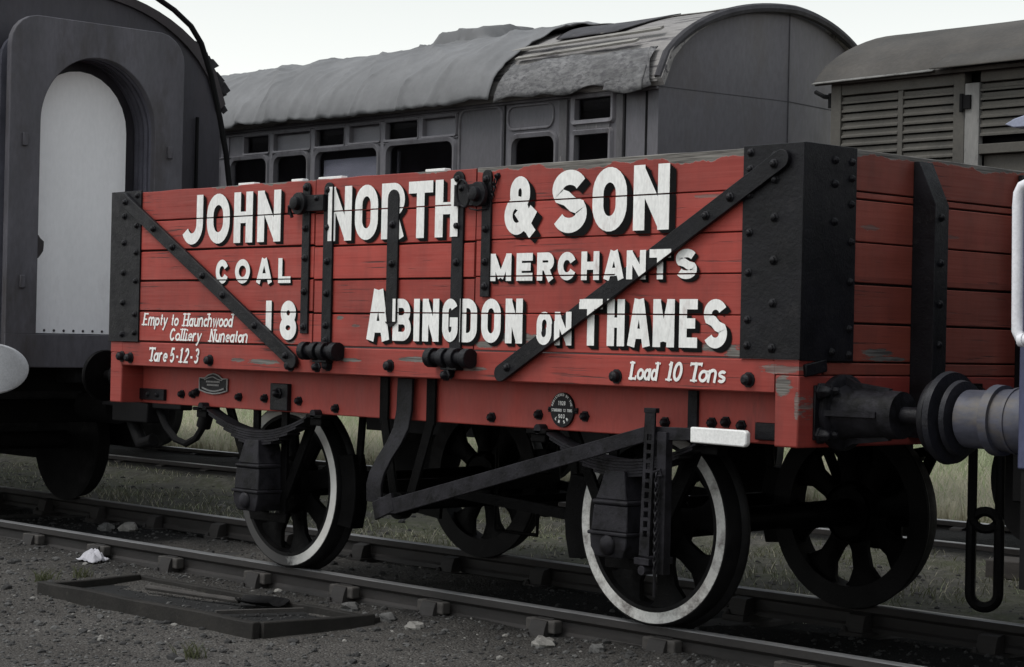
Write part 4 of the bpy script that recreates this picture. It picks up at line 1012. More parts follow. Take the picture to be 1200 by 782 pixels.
# builder's plate: shaped white border round dark field
mb = MB(); x0, x1, z0, z1 = -4.572, -4.292, .985, 1.075
top = [(x0, z1-.01), (x0+.05, z1-.012), (x0+.09, z1+.008), (x0+.14, z1+.018), (x0+.19, z1+.008), (x0+.23, z1-.012), (x1, z1-.01)]
bot = [(x1, z0+.01), (x1-.07, z0-.004), (x1-.14, z0-.010), (x1-.21, z0-.004), (x0, z0+.01)]
mb.prism(top[::-1]+bot[::-1], 'y', -1.0, -1.010)
bp = build(mb, 'builders_plate', MK, sole[0], bevel=.002)
mb = MB(); mb.tube([(p[0], -1.011, p[1]) for p in top+bot], .0045, 6, closed=True)
for zz, a, b in ((1.045, .07, .21), (1.026, .08, .20)):
    n_ = 9
    for i in range(n_): xx = x0+a+(b-a)*i/n_; mb.box(xx, xx+(b-a)/n_*.6, -1.0125, -1.0095, zz-.005, zz+.005)
mb.tube([(x0+.03+.22*i/10, -1.011, 1.008-.018*sin(pi*i/10)) for i in range(11)], .005, 6)
mb.tube([(x0+.05+.09*i/6, -1.011, 1.055+.018*sin(pi/2*i/6)) for i in range(7)]+[(x0+.14+.09*i/6, -1.011, 1.073-.018*sin(pi/2*i/6)) for i in range(1, 7)], .003, 6)
build(mb, 'plate_lettering', plain('plate_relief', (.34, .33, .32), .6, .15, 20), bp)

# ================================================================== left carriage
C1 = thing('railway_carriage', (-13.5, 0, 0), 'dark carriage at the far left whose end shows a white gangway door', 'railway carriage')
XE = -7.72
def roofprof(yc, hw, ze, zr, n=24, ex=.60): return [(yc+hw*(-1+2*i/n), ze+(zr-ze)*max(0, 1-(abs(-1+2*i/n))**2.1)**ex) for i in range(n+1)]
rp = roofprof(0, 1.36, 3.12, 3.86)
# bowed end: three panels
mb = MB(); N = 12
def bow(y): return XE-.13*(abs(y)/1.36)**2
ysamp = [-1.36+2.72*i/24 for i in range(25)]
zt = [p[1] for p in rp]
vs = [(bow(y), y, 1.12) for y in ysamp]+[(bow(y), y, z) for y, z in zip(ysamp, zt)]
mb.add(vs, [(i, i+1, i+26, i+25) for i in range(24)])
build(mb, 'end_panel', MCAR, C1)
mb = MB()
for sg in (-1, 1): mb.box(-19.5, XE-.131, min(sg*1.36, sg*1.30), max(sg*1.36, sg*1.30), 1.12, 3.14)
mb.box(-19.5, XE-.14, -1.3, 1.3, 1.10, 1.16)
build(mb, 'body_side', MCARB, C1)
for i in range(6):
    x = -9.3-i*1.75
    mb = MB(); mb.prism(rrect(x-1.1, x, 1.95, 2.85, .06), 'y', -1.362, -1.372); wf = build(mb, 'window', MDK, C1); mb = MB(); mb.prism(rrect(x-1.06, x-.04, 1.99, 2.81, .05), 'y', -1.373, -1.376); build(mb, 'pane', MGLASS, wf)
mb = MB(); rings = []
for j, (x, dz) in enumerate(((-19.6, 0), (-8.0, 0), (XE-.10, 0), (XE-.02, 0))):
    o_ = [(x if j < 3 else bow(p[0])+.03, p[0]*1.02, p[1]+.012) for p in rp]; i_ = [(x if j < 3 else bow(p[0])+.03, p[0]*.97, p[1]-.05) for p in rp][::-1]
    rings.append(o_+i_)
mb.loft(rings); rf = build(mb, 'roof', MCARB, C1)
# torn canvas edge
mb = MB()
rnd = random.Random(4)
for i in range(26):
    t = .55+.45*i/25; yv = 1.36*t*1.02; z = 3.12+.74*max(0, 1-t**2.1)**.6+.012; ln = rnd.uniform(.04, .15); sp_ = rnd.uniform(.03, .07)
    x = XE-.08-.1*rnd.random()
    mb.add([(x, yv-.02, z+.02), (x+.03, yv+sp_*.4, z+.015), (x+.05, yv+sp_+.02*rnd.random(), z-ln*.6), (x+.02, yv+sp_*.6, z-ln), (x, yv, z-.04)], [(0, 1, 2, 3, 4)])
build(mb, 'torn_canvas', MFELT, C1, smooth=False)
# gangway
def archpoly(hw, z0, zs, n=14): return [(hw*cos(a), zs+hw*1.05*sin(a)) for a in [pi*i/n for i in range(n+1)]]+[(-hw, z0), (hw, z0)]
mb = MB()
def gang_ring(x0, x1, ow, oz0, oz1, oR, iw, iz0, izs, m=0):
    n = 48
    A = []
    outer = []
    for i in range(n+1):
        a = pi*i/n
        ix, iz = iw*cos(a), izs+iw*1.05*sin(a)
        # outer rounded-top frame sampled along matching directions
        if a < pi*.25: ox, oz = ow, izs+(oz1-oR-izs)*(a/(pi*.25))
        elif a < pi*.36: b = (a-pi*.25)/(pi*.11)*pi/2; ox, oz = ow-oR+oR*cos(b), oz1-oR+oR*sin(b)
        elif a <= pi*.64: ox, oz = (ow-oR)*(1-2*(a-pi*.36)/(pi*.28)), oz1
        elif a <= pi*.75: b = pi/2+(a-pi*.64)/(pi*.11)*pi/2; ox, oz = -(ow-oR)+oR*cos(b), oz1-oR+oR*sin(b)
        else: ox, oz = -ow, oz1-oR-(oz1-oR-izs)*((a-pi*.75)/(pi*.25))
        A.append((ix, iz)); outer.append((ox, oz))
    A = [(iw, iz0)]+A+[(-iw, iz0)]; outer = [(ow, iz0)]+outer+[(-ow, iz0)]
    m_ = len(A); vs = []
    for x in (x0, x1):
        vs += [(x, p[0], p[1]) for p in A]+[(x, p[0], p[1]) for p in outer]
    fs = []
    for i in range(m_-1):
        fs += [(2*m_+i, 2*m_+i+1, 3*m_+i+1, 3*m_+i), (m_+i, m_+i+1, i+1, i), (i, i+1, 2*m_+i+1, 2*m_+i), (3*m_+i, 3*m_+i+1, m_+i+1, m_+i)]
    mb.add(vs, fs, m)
    mb.box(x0, x1, -ow, ow, oz0, iz0, m)
def frame_dense():
    global mb
    mb = MB(); gang_ring(-7.46, -7.40, .72, 1.06, 3.55, .22, .475, 1.30, 2.80); return mb
gw = build(frame_dense(), 'gangway', MCARG, C1, bevel=.006)
for y in (-.60, .60):
    for z in (1.62, 2.62): mb = MB(); mb.box(-7.40, -7.38, y-.02, y+.02, z, z+.09); build(mb, 'gangway_catch', MCARG, gw, bevel=.005)
mb = MB()
for q in range(4): gang_ring(-7.72+q*.066, -7.68+q*.066, .64-.03*(q % 2), 1.12, 3.46, .2, .50, 1.28, 2.78)
build(mb, 'bellows', plain('bellows_canvas', (.12, .117, .145), .8, .3, 4), gw)
mb = MB(); rings = []
for p in archpoly(.385, 1.31, 2.86): pass
P = [(y-.03, z) for y, z in archpoly(.40, 1.305, 2.80)]
mb.prism(P, 'x', -7.66, -7.63); gd = build(mb, 'gangway_door', MDOORW, gw)
mb = MB()
for i in range(9): mb.bolt(-7.63, -.36+.08*i, 1.325, .008, .008, (1, 0, 0))
build(mb, 'door_rivet_row', MCARB, gd)
mb = MB(); n_ = 16; pts = []
for i in range(n_): a = 2*pi*i/n_; q = 1+.35*mnoise.noise(Vector((cos(a)*2, sin(a)*2, 3))); pts.append((-.375+.075*q*cos(a), 1.93+.085*q*sin(a)))
mb.prism(pts, 'x', -7.6295, -7.626); build(mb, 'rust_scab', MCARB, gd)
mb = MB(); mb.tube([(-7.55, -.1, 3.97), (-7.55, .28, 3.93), (-7.56, .50, 3.86), (-7.56, .72, 3.76), (-7.57, .88, 3.66), (-7.58, .985, 3.54), (-7.6, 1.09, 3.32), (-7.6, 1.187, 2.98), (-7.6, 1.249, 2.72), (-7.6, 1.29, 2.45), (-7.6, 1.30, 1.6), (-7.6, 1.28, 1.2)], .022, 8); build(mb, 'end_pipe', MDK, C1)
for q in (-1.12, 1.12): mb = MB(); mb.tube([(bow(q)+.03, q*.98, 1.2), (bow(q)+.03, q*.98, 3.0)], .014, 8); build(mb, 'end_handrail', MDK, C1)
mb = MB(); mb.box(XE-.15, XE-.01, -1.3, 1.3, .88, 1.13); build(mb, 'headstock', MDK, C1, bevel=.006)
for yc in (-.865, .865):
    mb = MB(); mb.lathe((XE-.01, yc, 1.05), (1, 0, 0), [(0, .15), (.03, .15), (.04, .11), (.2, .10), (.21, .06), (.36, .06)], 20); b = build(mb, 'buffer', MDK, C1)
    mb = MB(); R1 = [(yc+(.30*cos(a)), 1.05+.178*sin(a)) for a in [i*2*pi/40 for i in range(40)]]
    mb.loft([[(-7.37, p[0], p[1]) for p in R1], [(-7.33, p[0], p[1]) for p in R1], [(-7.32, yc+(p[0]-yc)*.94, 1.05+(p[1]-1.05)*.94) for p in R1]], 0)
    mb.lathe((-7.3205, yc-.02, 1.05), (1, 0, 0), [(0, .062), (.002, .058), (.0025, 0)], 16, 1)
    build(mb, 'buffer_head', [MBUFW, plain('buffer_wear', (.10, .09, .08), .8, .4, 9)], b)
mb = MB(); mb.box(-7.72, -7.45, -.12, .12, .95, 1.15); mb.tube([(-7.5, 0, 1.03), (-7.2, 0, 1.03), (-7.1, 0, .97), (-7.12, 0, .88)], .04, 8)
mb.box(-7.0, -6.55, -.09, .09, .70, .86); mb.box(-7.2, -6.2, -.05, .05, .80, .88); mb.tube([(-6.95, 0, .8), (-6.75, 0, .55), (-6.6, 0, .58)], .05, 8)
build(mb, 'coupling', MDK, C1, bevel=.01)
mb = MB(); mb.tube([(-7.6, .28, 1.0), (-7.2, .2, 1.0), (-6.75, .05, .93), (-6.55, 0, .80), (-6.45, 0, .68), (-6.33, 0, .60), (-6.2, 0, .575), (-6.08, 0, .62), (-6.0, 0, .70), (-5.96, 0, .80)], .024, 8); mb.cyl((-6.0, 0, .70), (-5.93, 0, .86), .05, n=10); build(mb, 'brake_hose', MDK, C1)
# bogie
mb = MB()
for y in (-1.02, 1.02): mb.box(-11.9, -8.4, y-.05, y+.05, .42, .82); mb.box(-10.6, -9.7, y-.06, y+.06, .25, .5)
mb.box(-8.5, -8.4, -1, 1, .62, .80); build(mb, 'bogie_frame', MDK, C1, bevel=.01)
for x in (-8.92, -11.4):
    for sg in (-1, 1):
        mb = MB(); mb.lathe((x, sg*.745, .46), (0, sg, 0), [(-.064, .03), (-.05, .38), (-.064, .40), (-.064, .49), (-.03, .475), (.06, .46), (.064, .38), (.03, .36), (.05, .1), (.08, .0)], 48, cap=False); build(mb, 'wheel', MDK, C1)
    mb = MB(); mb.cyl((x, -1, .46), (x, 1, .46), .07); build(mb, 'axle', MDK, C1)
mb = MB(); mb.cyl((-8.3, .5, .75), (-7.85, .5, .75), .12); build(mb, 'brake_cylinder', MDK, C1)

# ================================================================== grey coach on second track
YC = 4.72; XG = -5.06; YN = 3.40; YF = 6.04
C2 = thing('railway_carriage', (-11.5, YC, 0), 'derelict grey carriage with rounded blank end, behind the red wagon', 'railway carriage')
top = [(-10.39, -9.98, 3.03, 3.205), (-9.92, -9.35, 3.03, 3.205), (-9.29, -8.85, 3.035, 3.205), (-8.79, -8.35, 3.04, 3.207), (-8.29, -7.84, 3.037, 3.207), (-7.79, -7.35, 3.037, 3.207)]
big = [(-10.61, -10.0, 2.25, 3.0), (-9.92, -9.38, 2.25, 3.0), (-9.29, -8.37, 2.25, 3.01), (-8.28, -7.37, 2.25, 3.01), (-6.68, -6.15, 2.25, 2.98), (-5.96, -5.55, 2.25, 2.965), (-5.96, -5.53, 3.045, 3.25)]
more = []
for i in range(5):
    x = -11.7-i*1.25; more += [(x, x+.9, 2.25, 3.0), (x, x+.42, 3.03, 3.205), (x+.48, x+.9, 3.03, 3.205)]
mb = MB(); wall_holes(mb, (-18.2, XG), (1.0, 3.33), YN, YN+.06, top+big+more); 
side = build(mb, 'body_side', MCO, C2, smooth=False)
# far side, floor, partitions inside
mb = MB(); mb.box(-18.2, XG, YF-.05, YF, 1.0, 3.30); mb.box(-18.2, XG, YN+.06, YF, 1.0, 1.06); mb.box(-18.2, -18.14, YN+.06, YF-.05, 1.06, 3.9)
mb.box(-7.32, -7.28, YN+.07, YF-.06, 1.06, 3.3); mb.box(-18.1, XG-.1, YN+.9, YN+.93, 1.06, 3.28)
build(mb, 'interior', MDARK, C2)
mb = MB(); rpi = roofprof(YC, 1.30, 3.30, 3.93)
mb.loft([[(x, p[0], p[1]) for p in rpi]+[(x, YF-.06, 3.29), (x, YN+.06, 3.29)] for x in (-18.1, XG-.06)]); build(mb, 'ceiling', MDARK, C2)
# window frames, mullions, panes
def wframe(h, r, mat=MCOL, pr=.022, wdt=.035, pane=True, panemat=MGLASS, name='window'):
    a, b, c, d = h; mb = MB(); o = rrect(a-wdt*.6, b+wdt*.6, c-wdt*.6, d+wdt*.6, r+wdt*.6); i = rrect(a+wdt*.4, b-wdt*.4, c+wdt*.4, d-wdt*.4, r)
    n = len(o); vs = [(p[0], YN-.001, p[1]) for p in o]+[(p[0], YN-pr, p[1]) for p in [((oo[0]*.7+ii[0]*.3), (oo[1]*.7+ii[1]*.3)) for oo, ii in zip(o, i)]]+[(p[0], YN-pr*.6, p[1]) for p in i]+[(p[0], YN+.05, p[1]) for p in i]
    fs = [(k_*n+j, k_*n+(j+1) % n, (k_+1)*n+(j+1) % n, (k_+1)*n+j) for k_ in range(3) for j in range(n)]
    mb.add(vs, fs); f = build(mb, name, mat, side)
    if pane: mb = MB(); mb.box(a-.01, b+.01, YN+.035, YN+.040, c-.01, d+.01); build(mb, 'pane', panemat, f)
    return f
for i, h in enumerate(top): wframe(h, .012, wdt=.024, panemat=MGLASS if i % 2 == 0 else MPALE)
for i, h in enumerate(big): wframe(h, .075 if i < 5 else .012, pr=.028, wdt=.045)
for i, h in enumerate(more): wframe(h, .075 if i % 3 == 0 else .012, wdt=.035)
mb = MB(); mb.box(-9.24, -8.40, YN+.065, YN+.07, 2.3, 2.925); build(mb, 'blind', MBLIND, side)
mb = MB(); mb.box(-8.22, -8.20, YN+.08, YN+.10, 2.3, 2.96); mb.box(-6.0, -5.985, YN+.02, YN+.08, 2.3, 2.95); build(mb, 'curtain_edge', MPALE, side)
# mouldings: raised beads, cornice, panel outlines, pilasters
mb = MB()
mb.box(-18.2, XG, YN-.025, YN-.001, 3.245, 3.268); mb.box(-18.2, -7.33, YN-.018, YN-.001, 3.212, 3.226); mb.box(-18.2, -7.33, YN-.012, YN-.0015, 3.012, 3.024)
for x, zb_ in ((-10.65, 2.2), (-9.95, 2.2), (-9.32, 2.2), (-8.82, 3.02), (-8.32, 2.2), (-7.82, 3.02)): mb.box(x-.022, x+.022, YN-.014, YN-.001, zb_, 3.211)
build(mb, 'moulding', MCOL, side, bevel=.004)
mb = MB()
for h, r in (((-7.31, -6.79, 2.20, 3.235), .08), ((-6.72, -6.19, 3.035, 3.225), .07)):
    o = rrect(*h, r); mb.tube([(p[0], YN-.006, p[1]) for p in o], .011, 6, closed=True)
build(mb, 'panel_bead', MCOL, side)
for xa_, xb_ in ((-6.765, -6.745), (-5.19, -5.17), (-5.405, -5.395)): mb = MB(); mb.box(xa_, xb_, YN-.005, YN-.001, 1.3, 3.24); build(mb, 'door_gap', MDK, side)
mb = MB(); mb.box(-6.10, -6.015, YN-.03, YN-.001, 1.3, 3.235); mb.box(-5.475, -5.41, YN-.025, YN-.001, 1.3, 3.235); mb.box(-5.93, -5.56, YN-.012, YN+.03, 2.985, 3.035); build(mb, 'door_pillar', plain('peeling_grey_pillar', (.10, .096, .10), .85, .3, 6, (1, 1, .3), .5, 40, (.26, .24, .23), (.60, .66), 9), side, bevel=.004)
# end: two flat panels meeting at a centre ridge
rp2 = roofprof(YC, 1.32, 3.32, 3.985, 32)
mb = MB(); XR = XG+.17
def ex_(y): return XG+(XR-XG)*(1-abs(y-YC)/1.32)
n_ = len(rp2); vs = [(ex_(p[0]), p[0], 1.0) for p in rp2]+[(ex_(p[0]), p[0], p[1]) for p in rp2]+[(XR if i == n_//2 else ex_(p[0]), p[0], 1.0) for i, p in enumerate(rp2)]
mb.add(vs[:2*n_], [(i, i+1, n_+i+1, n_+i) for i in range(n_-1)]); cend = build(mb, 'end_panel', MCOE, C2)
mb = MB(); mb.tube([(ex_(YC)+.001, YC, 1.0), (ex_(YC)+.001, YC, 3.96)], .006, 6)
mb.add([(ex_(y)+.003, y, z) for y, z in ((YN, 3.264), (YC, 3.264), (YC, 3.268), (YN, 3.268))], [(0, 1, 2, 3)]); mb.add([(ex_(y)+.003, y, z) for y, z in ((YC, 3.262), (YF, 3.262), (YF, 3.27), (YC, 3.27))], [(0, 1, 2, 3)])
build(mb, 'panel_seam', MFELT, cend)
mb = MB(); mb.tube([(XR+.02, YC+.10, 2.3), (XR+.05, YC+.10, 2.75), (XR+.045, YC+.06, 2.80), (XR+.01, YC, 2.82)], .012, 6); mb.tube([(XR+.02, YC+.005, 2.3), (XR+.02, YC+.005, 2.86)], .016, 6, 0); build(mb, 'end_handrail', MCOL, cend)
mb = MB(); mb.box(XG+.01, XG+.03, YF-.24, YF-.05, 3.30, 3.62); build(mb, 'white_patch', MPALE, cend)
# roof
mb = MB(); rings = []
for x in [-18.25+i*(XG+18.25)/60 for i in range(61)]+[XG+.10]:
    o_ = []
    for p in roofprof(YC, 1.40, 3.315, 4.0, 28): o_.append((x, p[0], p[1]+mnoise.noise(Vector((x*2, p[0]*2, 0)))*.006))
    rings.append(o_+[(x, YC+(p[0]-YC)*.975, p[1]-.05) for p in rings and roofprof(YC, 1.40, 3.315, 4.0, 28)[::-1] or roofprof(YC, 1.40, 3.315, 4.0, 28)[::-1]])
mb.loft(rings); roof2 = build(mb, 'roof', MROOFC, C2)
# roof rim at the end, cornice board and torn felt
mb = MB(); mb.tube([(ex_(p[0])+.05 if abs(p[0]-YC) < 1.3 else XG+.06, YC+(p[0]-YC)*1.05, p[1]+.0) for p in rp2], .038, 8); build(mb, 'roof_rim', MFELT, roof2)
mb = MB(); mb.obox((-5.75, YN-.045, 3.318), (.74, 0, .004), (0, .030, 0), (0, 0, .030)); mb.obox((-12.2, YN-.02, 3.305), (5.9, 0, 0), (0, .03, 0), (0, 0, .024)); build(mb, 'cornice', MROOFC, roof2, bevel=.004)
def roofsheet(x0, x1, t0, t1, mat, name, lift, wob, seed, nx_=30, nt=14, ragged=.05, droop=None, parent=None, slantx=0, hwf=1.42, fold=0):
    """sheet following the roof, t from -1 (near eave) to 1"""
    mb = MB(); rows = []
    for j in range(nt+1):
        for i in range(nx_+1):
            fx, ft = i/nx_, j/nt
            t = t0+(t1-t0)*ft; x = x0+(x1-x0)*fx
            if i in (0, nx_): x += (mnoise.noise(Vector((t*5, seed, i)))*ragged*1.5)
            if j in (0, nt): t += mnoise.noise(Vector((x*2.4, seed+3, j)))*ragged*.5
            x += slantx*(t-t0)*fx
            z = 3.315+.685*max(0, 1-abs(t)**2.1)**.6; y = YC+t*hwf
            if abs(t) > 1: z -= (abs(t)-1)*1.5; y = YC+math.copysign(hwf+.01, t)
            nrm = Vector((0, t*.9, .6)).normalized()
            f = lift+wob*(mnoise.noise(Vector((x*1.3+t*1.2, t*3, seed)))+.5*mnoise.noise(Vector((x*4+t*3, t*6, seed)))*1.0)
            if fold:
                rdg = lambda a, b, sd: max(0, 1-abs(mnoise.noise(Vector((a, b, sd))))*7)
                f += fold*min(1, max(.12, (-t-.05)*2.2))*(.8*rdg(x*.9+t*1.9, t*.7, 2.5)+.55*rdg(x*1.7+t*2.6, t*1.1, 8.1)+.45*rdg(x*3.1-t*1.2, t*2.3, 4.4)+.35*rdg(x*5.5+t*4, t*3.1, 9.7)+.4*max(0, -t-.6)*rdg(x*2.6, 0, 6.6))
            if droop: f += droop(x, t)
            rows.append((x, y+nrm.y*f, z+nrm.z*f))
    for j in range(nt):
        for i in range(nx_): pass
    mb.add(rows, [(j*(nx_+1)+i, j*(nx_+1)+i+1, (j+1)*(nx_+1)+i+1, (j+1)*(nx_+1)+i) for j in range(nt) for i in range(nx_)])
    o = build(mb, name, mat, parent)
    sm = o.modifiers.new('thick', 'SOLIDIFY'); sm.thickness = .008
    return o
roofsheet(-6.55, -5.75, -.70, -.36, MFELT, 'torn_felt', .022, .012, 3, 26, 8, .07, parent=roof2, slantx=.5)
roofsheet(-6.75, -5.06, -1.04, -.91, MPEEL, 'torn_felt', .026, .02, 8, 40, 5, .12, parent=roof2)
roofsheet(-6.5, -5.0, -.28, .3, MROOFC, 'torn_felt', .02, .01, 12, 20, 8, .06, parent=roof2)
roofsheet(-5.50, -5.10, -1.06, -1.0, MPEEL, 'torn_felt', .03, .03, 21, 14, 4, .10, parent=roof2)
mb = MB()
for (xa, xb, ta, tb) in ((-6.9, -5.2, -.80, -.77), (-6.7, -5.35, -.88, -.86)):
    z = lambda t: 3.315+.685*max(0, 1-abs(t)**2.1)**.6
    mb.obox(((xa+xb)/2, YC+ta*1.42-.01, z(ta)+.035), ((xb-xa)/2, 0, .012), (0, .022, .012), (0, -.004, .008))
build(mb, 'roof_batten', plain('pale_splintered_wood', (.30, .285, .26), .9, .3, 6, (.5, 4, 4), .6, 40, (.10, .09, .085), (.5, .62), 6), roof2)
# underframe
mb = MB(); mb.box(-18.1, XG, YN+.12, YN+.25, .84, 1.0); mb.box(-18.1, XG, YF-.25, YF-.12, .84, 1.0); mb.box(XG-.12, XG, YN+.05, YF-.05, .84, 1.02); build(mb, 'underframe', MDK, C2)
for xb in (-16.2, -7.2):
    for y in (3.72, 5.72): mb = MB(); mb.box(xb-1.6, xb+1.6, y-.05, y+.05, .50, .80); build(mb, 'bogie_frame', MDK, C2)
for xb in (-16.2, -7.2):
    for dx in (-1.2, 1.2):
        for y, sg in ((4.0, -1), (5.5, 1)):
            mb = MB(); mb.lathe((xb+dx, y, .46), (0, sg, 0), [(-.064, .03), (-.05, .38), (-.064, .49), (-.03, .475), (.06, .46), (.05, .36), (.08, .0)], 36, cap=False); build(mb, 'wheel', MDK, C2)
for y in (3.85, 5.59):
    mb = MB(); mb.lathe((XG, y, 1.05), (1, 0, 0), [(0, .12), (.3, .09), (.31, .05), (.45, .05), (.46, .18), (.48, .18), (.485, 0)], 18); build(mb, 'buffer', MDK, C2)
# tarpaulin lies on the roof
def hump(x, t):
    q = max(0, 1-((x+8.2)/.38)**4)*max(0, 1-(t/.42)**4); r = max(0, 1-((x+7.1)/.35)**2)*max(0, 1-((t+.05)/.4)**2)
    return .12*min(1, q*2.6)+.05*r
tp = roofsheet(-18.4, -6.80, -1.045, 1.06, MTARP, 'tarpaulin',   .030, .010, 31, 420, 90, .028, droop=hump, slantx=.22, hwf=1.435, fold=.042)
props(tp, 'creased grey tarpaulin draped over the grey carriage roof', 'tarpaulin')

# ================================================================== louvred van
V = thing('louvred_van', (-.7, YC, 0), 'drab goods van with louvred sides and curved roof, behind the wagon end', 'goods van')
XV0, XV1 = -3.42, 2.2
def van_side(yo, yi, sg):
    fr = MB()
    def B(x0, x1, z0, z1, pr=0): fr.box(x0, x1, min(yo+sg*pr, yi), max(yo+sg*pr, yi), z0, z1)
    B(XV0, XV0+.085, 1.1, 3.17, .012); B(-2.41, -2.325, 1.1, 3.155, .012); B(XV0+.086, -2.411, 3.065, 3.16, .006); B(-2.86, -2.82, 2.0, 3.064, .004)
    B(-2.209, .30, 3.07, 3.15, .004); B(-.99, -.95, 2.7, 3.069, .004); B(.30, .385, 1.1, 3.155, .012); B(1.2, 1.24, 2., 3.064, .004); B(XV1-.085, XV1, 1.1, 3.17, .012); B(.386, XV1-.086, 3.065, 3.16, .006)
    B(-2.21, .299, 2.60, 2.665, .01)
    for x0, x1 in ((XV0+.086, -2.411), (.386, XV1-.086)): B(x0, x1, 1.1, 1.98)
    B(-2.209, .299, 1.1, 2.598, -.05)
    f = build(fr, 'side_frame', MVAN, V, bevel=.004)
    for x0, x1, za, zb in ((XV0+.087, -2.862, 1.99, 3.06), (-2.818, -2.412, 1.99, 3.06), (-2.208, -.992, 2.67, 3.065), (-.948, .298, 2.67, 3.065), (.387, 1.198, 1.99, 3.06), (1.242, XV1-.087, 1.99, 3.06)):
        lv_ = MB(); z = zb-.055
        while z > za:
            lv_.add([(x0, yo+sg*.004, z), (x1, yo+sg*.004, z), (x1, yo+sg*.004, z+.012), (x0, yo+sg*.004, z+.012), (x0, yo-sg*.055, z+.062), (x1, yo-sg*.055, z+.062), (x1, yo-sg*.055, z+.05), (x0, yo-sg*.055, z+.05)],
                    [(0, 1, 2, 3), (3, 2, 5, 4), (0, 7, 6, 1), (7, 4, 5, 6)]); 
            lv_.box(x0, x1, min(yo-sg*.010, yo-sg*.016), max(yo-sg*.010, yo-sg*.016), z+.004, z+.047)
            z -= .0585
        build(lv_, 'louvre_panel', MVAN, f, smooth=False)
    return f
sf = van_side(YN, YN+.07, -1); van_side(YF, YF-.07, 1)
mb = MB(); mb.box(-2.322, -2.212, YN-.012, YN+.04, 1.1, 3.068); build(mb, 'door_post', MVANP, sf, bevel=.005)
mb = MB(); mb.box(-2.345, -2.27, YN-.03, YN-.013, 2.90, 2.99); mb.cyl((-2.335, YN-.03, 2.88), (-2.335, YN-.03, 3.0), .014, n=8); build(mb, 'door_hinge', MDK, sf)
mb = MB(); mb.box(XV0+.09, XV1-.09, YN+.10, YN+.12, 1.1, 3.15); mb.box(XV0+.09, XV1-.09, YN+.12, YF-.12, 1.05, 1.1); build(mb, 'interior', MDK, V)
for x0, x1 in ((XV0+.002, XV0+.06), (XV1-.06, XV1-.002)):
    mb = MB(); mb.prism([(p[0], p[1]) for p in roofprof(YC, 1.245, 3.14, 3.60, 20, .75)]+[(YF-.075, 1.1), (YN+.075, 1.1)], 'x', x0, x1); build(mb, 'end_wall', MVAN, V)
mb = MB(); rings = []
for x in [XV0-.10+i*(XV1+.2-XV0)/40 for i in range(41)]:
    P = roofprof(YC, 1.40, 3.165, 3.645, 24, .80); o_ = [(x, p[0], p[1]+mnoise.noise(Vector((x*2, p[0]*3, 5)))*.010+(mnoise.noise(Vector((x*6, 0, 1)))*.012 if i_ in (0, 24) else 0)) for i_, p in enumerate(P)]
    rings.append(o_+[(x, YC+(p[0]-YC)*.99, p[1]-.028) for p in P[::-1]])
mb.loft(rings); vr = build(mb, 'roof', MVANR, V)
mb = MB(); mb.add([(-2.50, YN-.16, 3.168), (.4, YN-.15, 3.182), (.4, YN+.02, 3.30), (-2.47, YN+.02, 3.275), (-2.50, YN-.16, 3.160), (.4, YN-.15, 3.174)], [(0, 1, 2, 3), (4, 5, 1, 0)]); 
o = build(mb, 'roof_flap', MVANR, vr); o.modifiers.new('t', 'SOLIDIFY').thickness = .012
mb = MB(); mb.add([(XV0-.10, YN-.105, 3.150), (-2.52, YN-.105, 3.160), (-2.50, YN-.02, 3.20), (XV0-.08, YN-.02, 3.19)], [(0, 1, 2, 3)]); o = build(mb, 'roof_flashing', MVANP, vr); o.modifiers.new('t', 'SOLIDIFY').thickness = .008
mb = MB(); mb.box(XV0, XV1, YN+.15, YN+.28, .86, 1.1); mb.box(XV0, XV1, YF-.28, YF-.15, .86, 1.1); mb.box(XV0, XV0+.12, YN, YF, .86, 1.1); mb.box(XV1-.12, XV1, YN, YF, .86, 1.1); build(mb, 'underframe', MDK, V)
for x in (-1.96, 1.0):
    for y, sg in ((4.0, -1), (5.5, 1)):
        mb = MB(); mb.lathe((x, y, .47), (0, sg, 0), [(-.064, .03), (-.05, .38), (-.064, .50), (-.03, .475), (.06, .47), (.05, .36), (.08, .0)], 40, cap=False); build(mb, 'wheel', MDK, V)
    mb = MB(); mb.box(x-.12, x+.12, 3.66, 3.84, .34, .72); mb.box(x-.45, x+.45, 3.72, 3.80, .74, .84); build(mb, 'axlebox', MDK, V, bevel=.01)
for y in (3.85, 5.59):
    mb = MB(); mb.lathe((XV0, y, 1.05), (-1, 0, 0), [(0, .12), (.3, .09), (.31, .04), (.44, .04), (.45, .165), (.47, .165), (.475, 0)], 18); build(mb, 'buffer', MDK, V)
mb = MB(); mb.tube([(XV0, YN+.03, 3.06), (XV0-.07, YN+.0, 3.07), (XV0-.16, YN+.02, 3.11)], .016, 6); mb.cyl((XV0-.02, YN+.03, 2.99), (XV0-.02, YN+.03, 3.09), .03, n=8); build(mb, 'lamp_bracket', MDK, V)

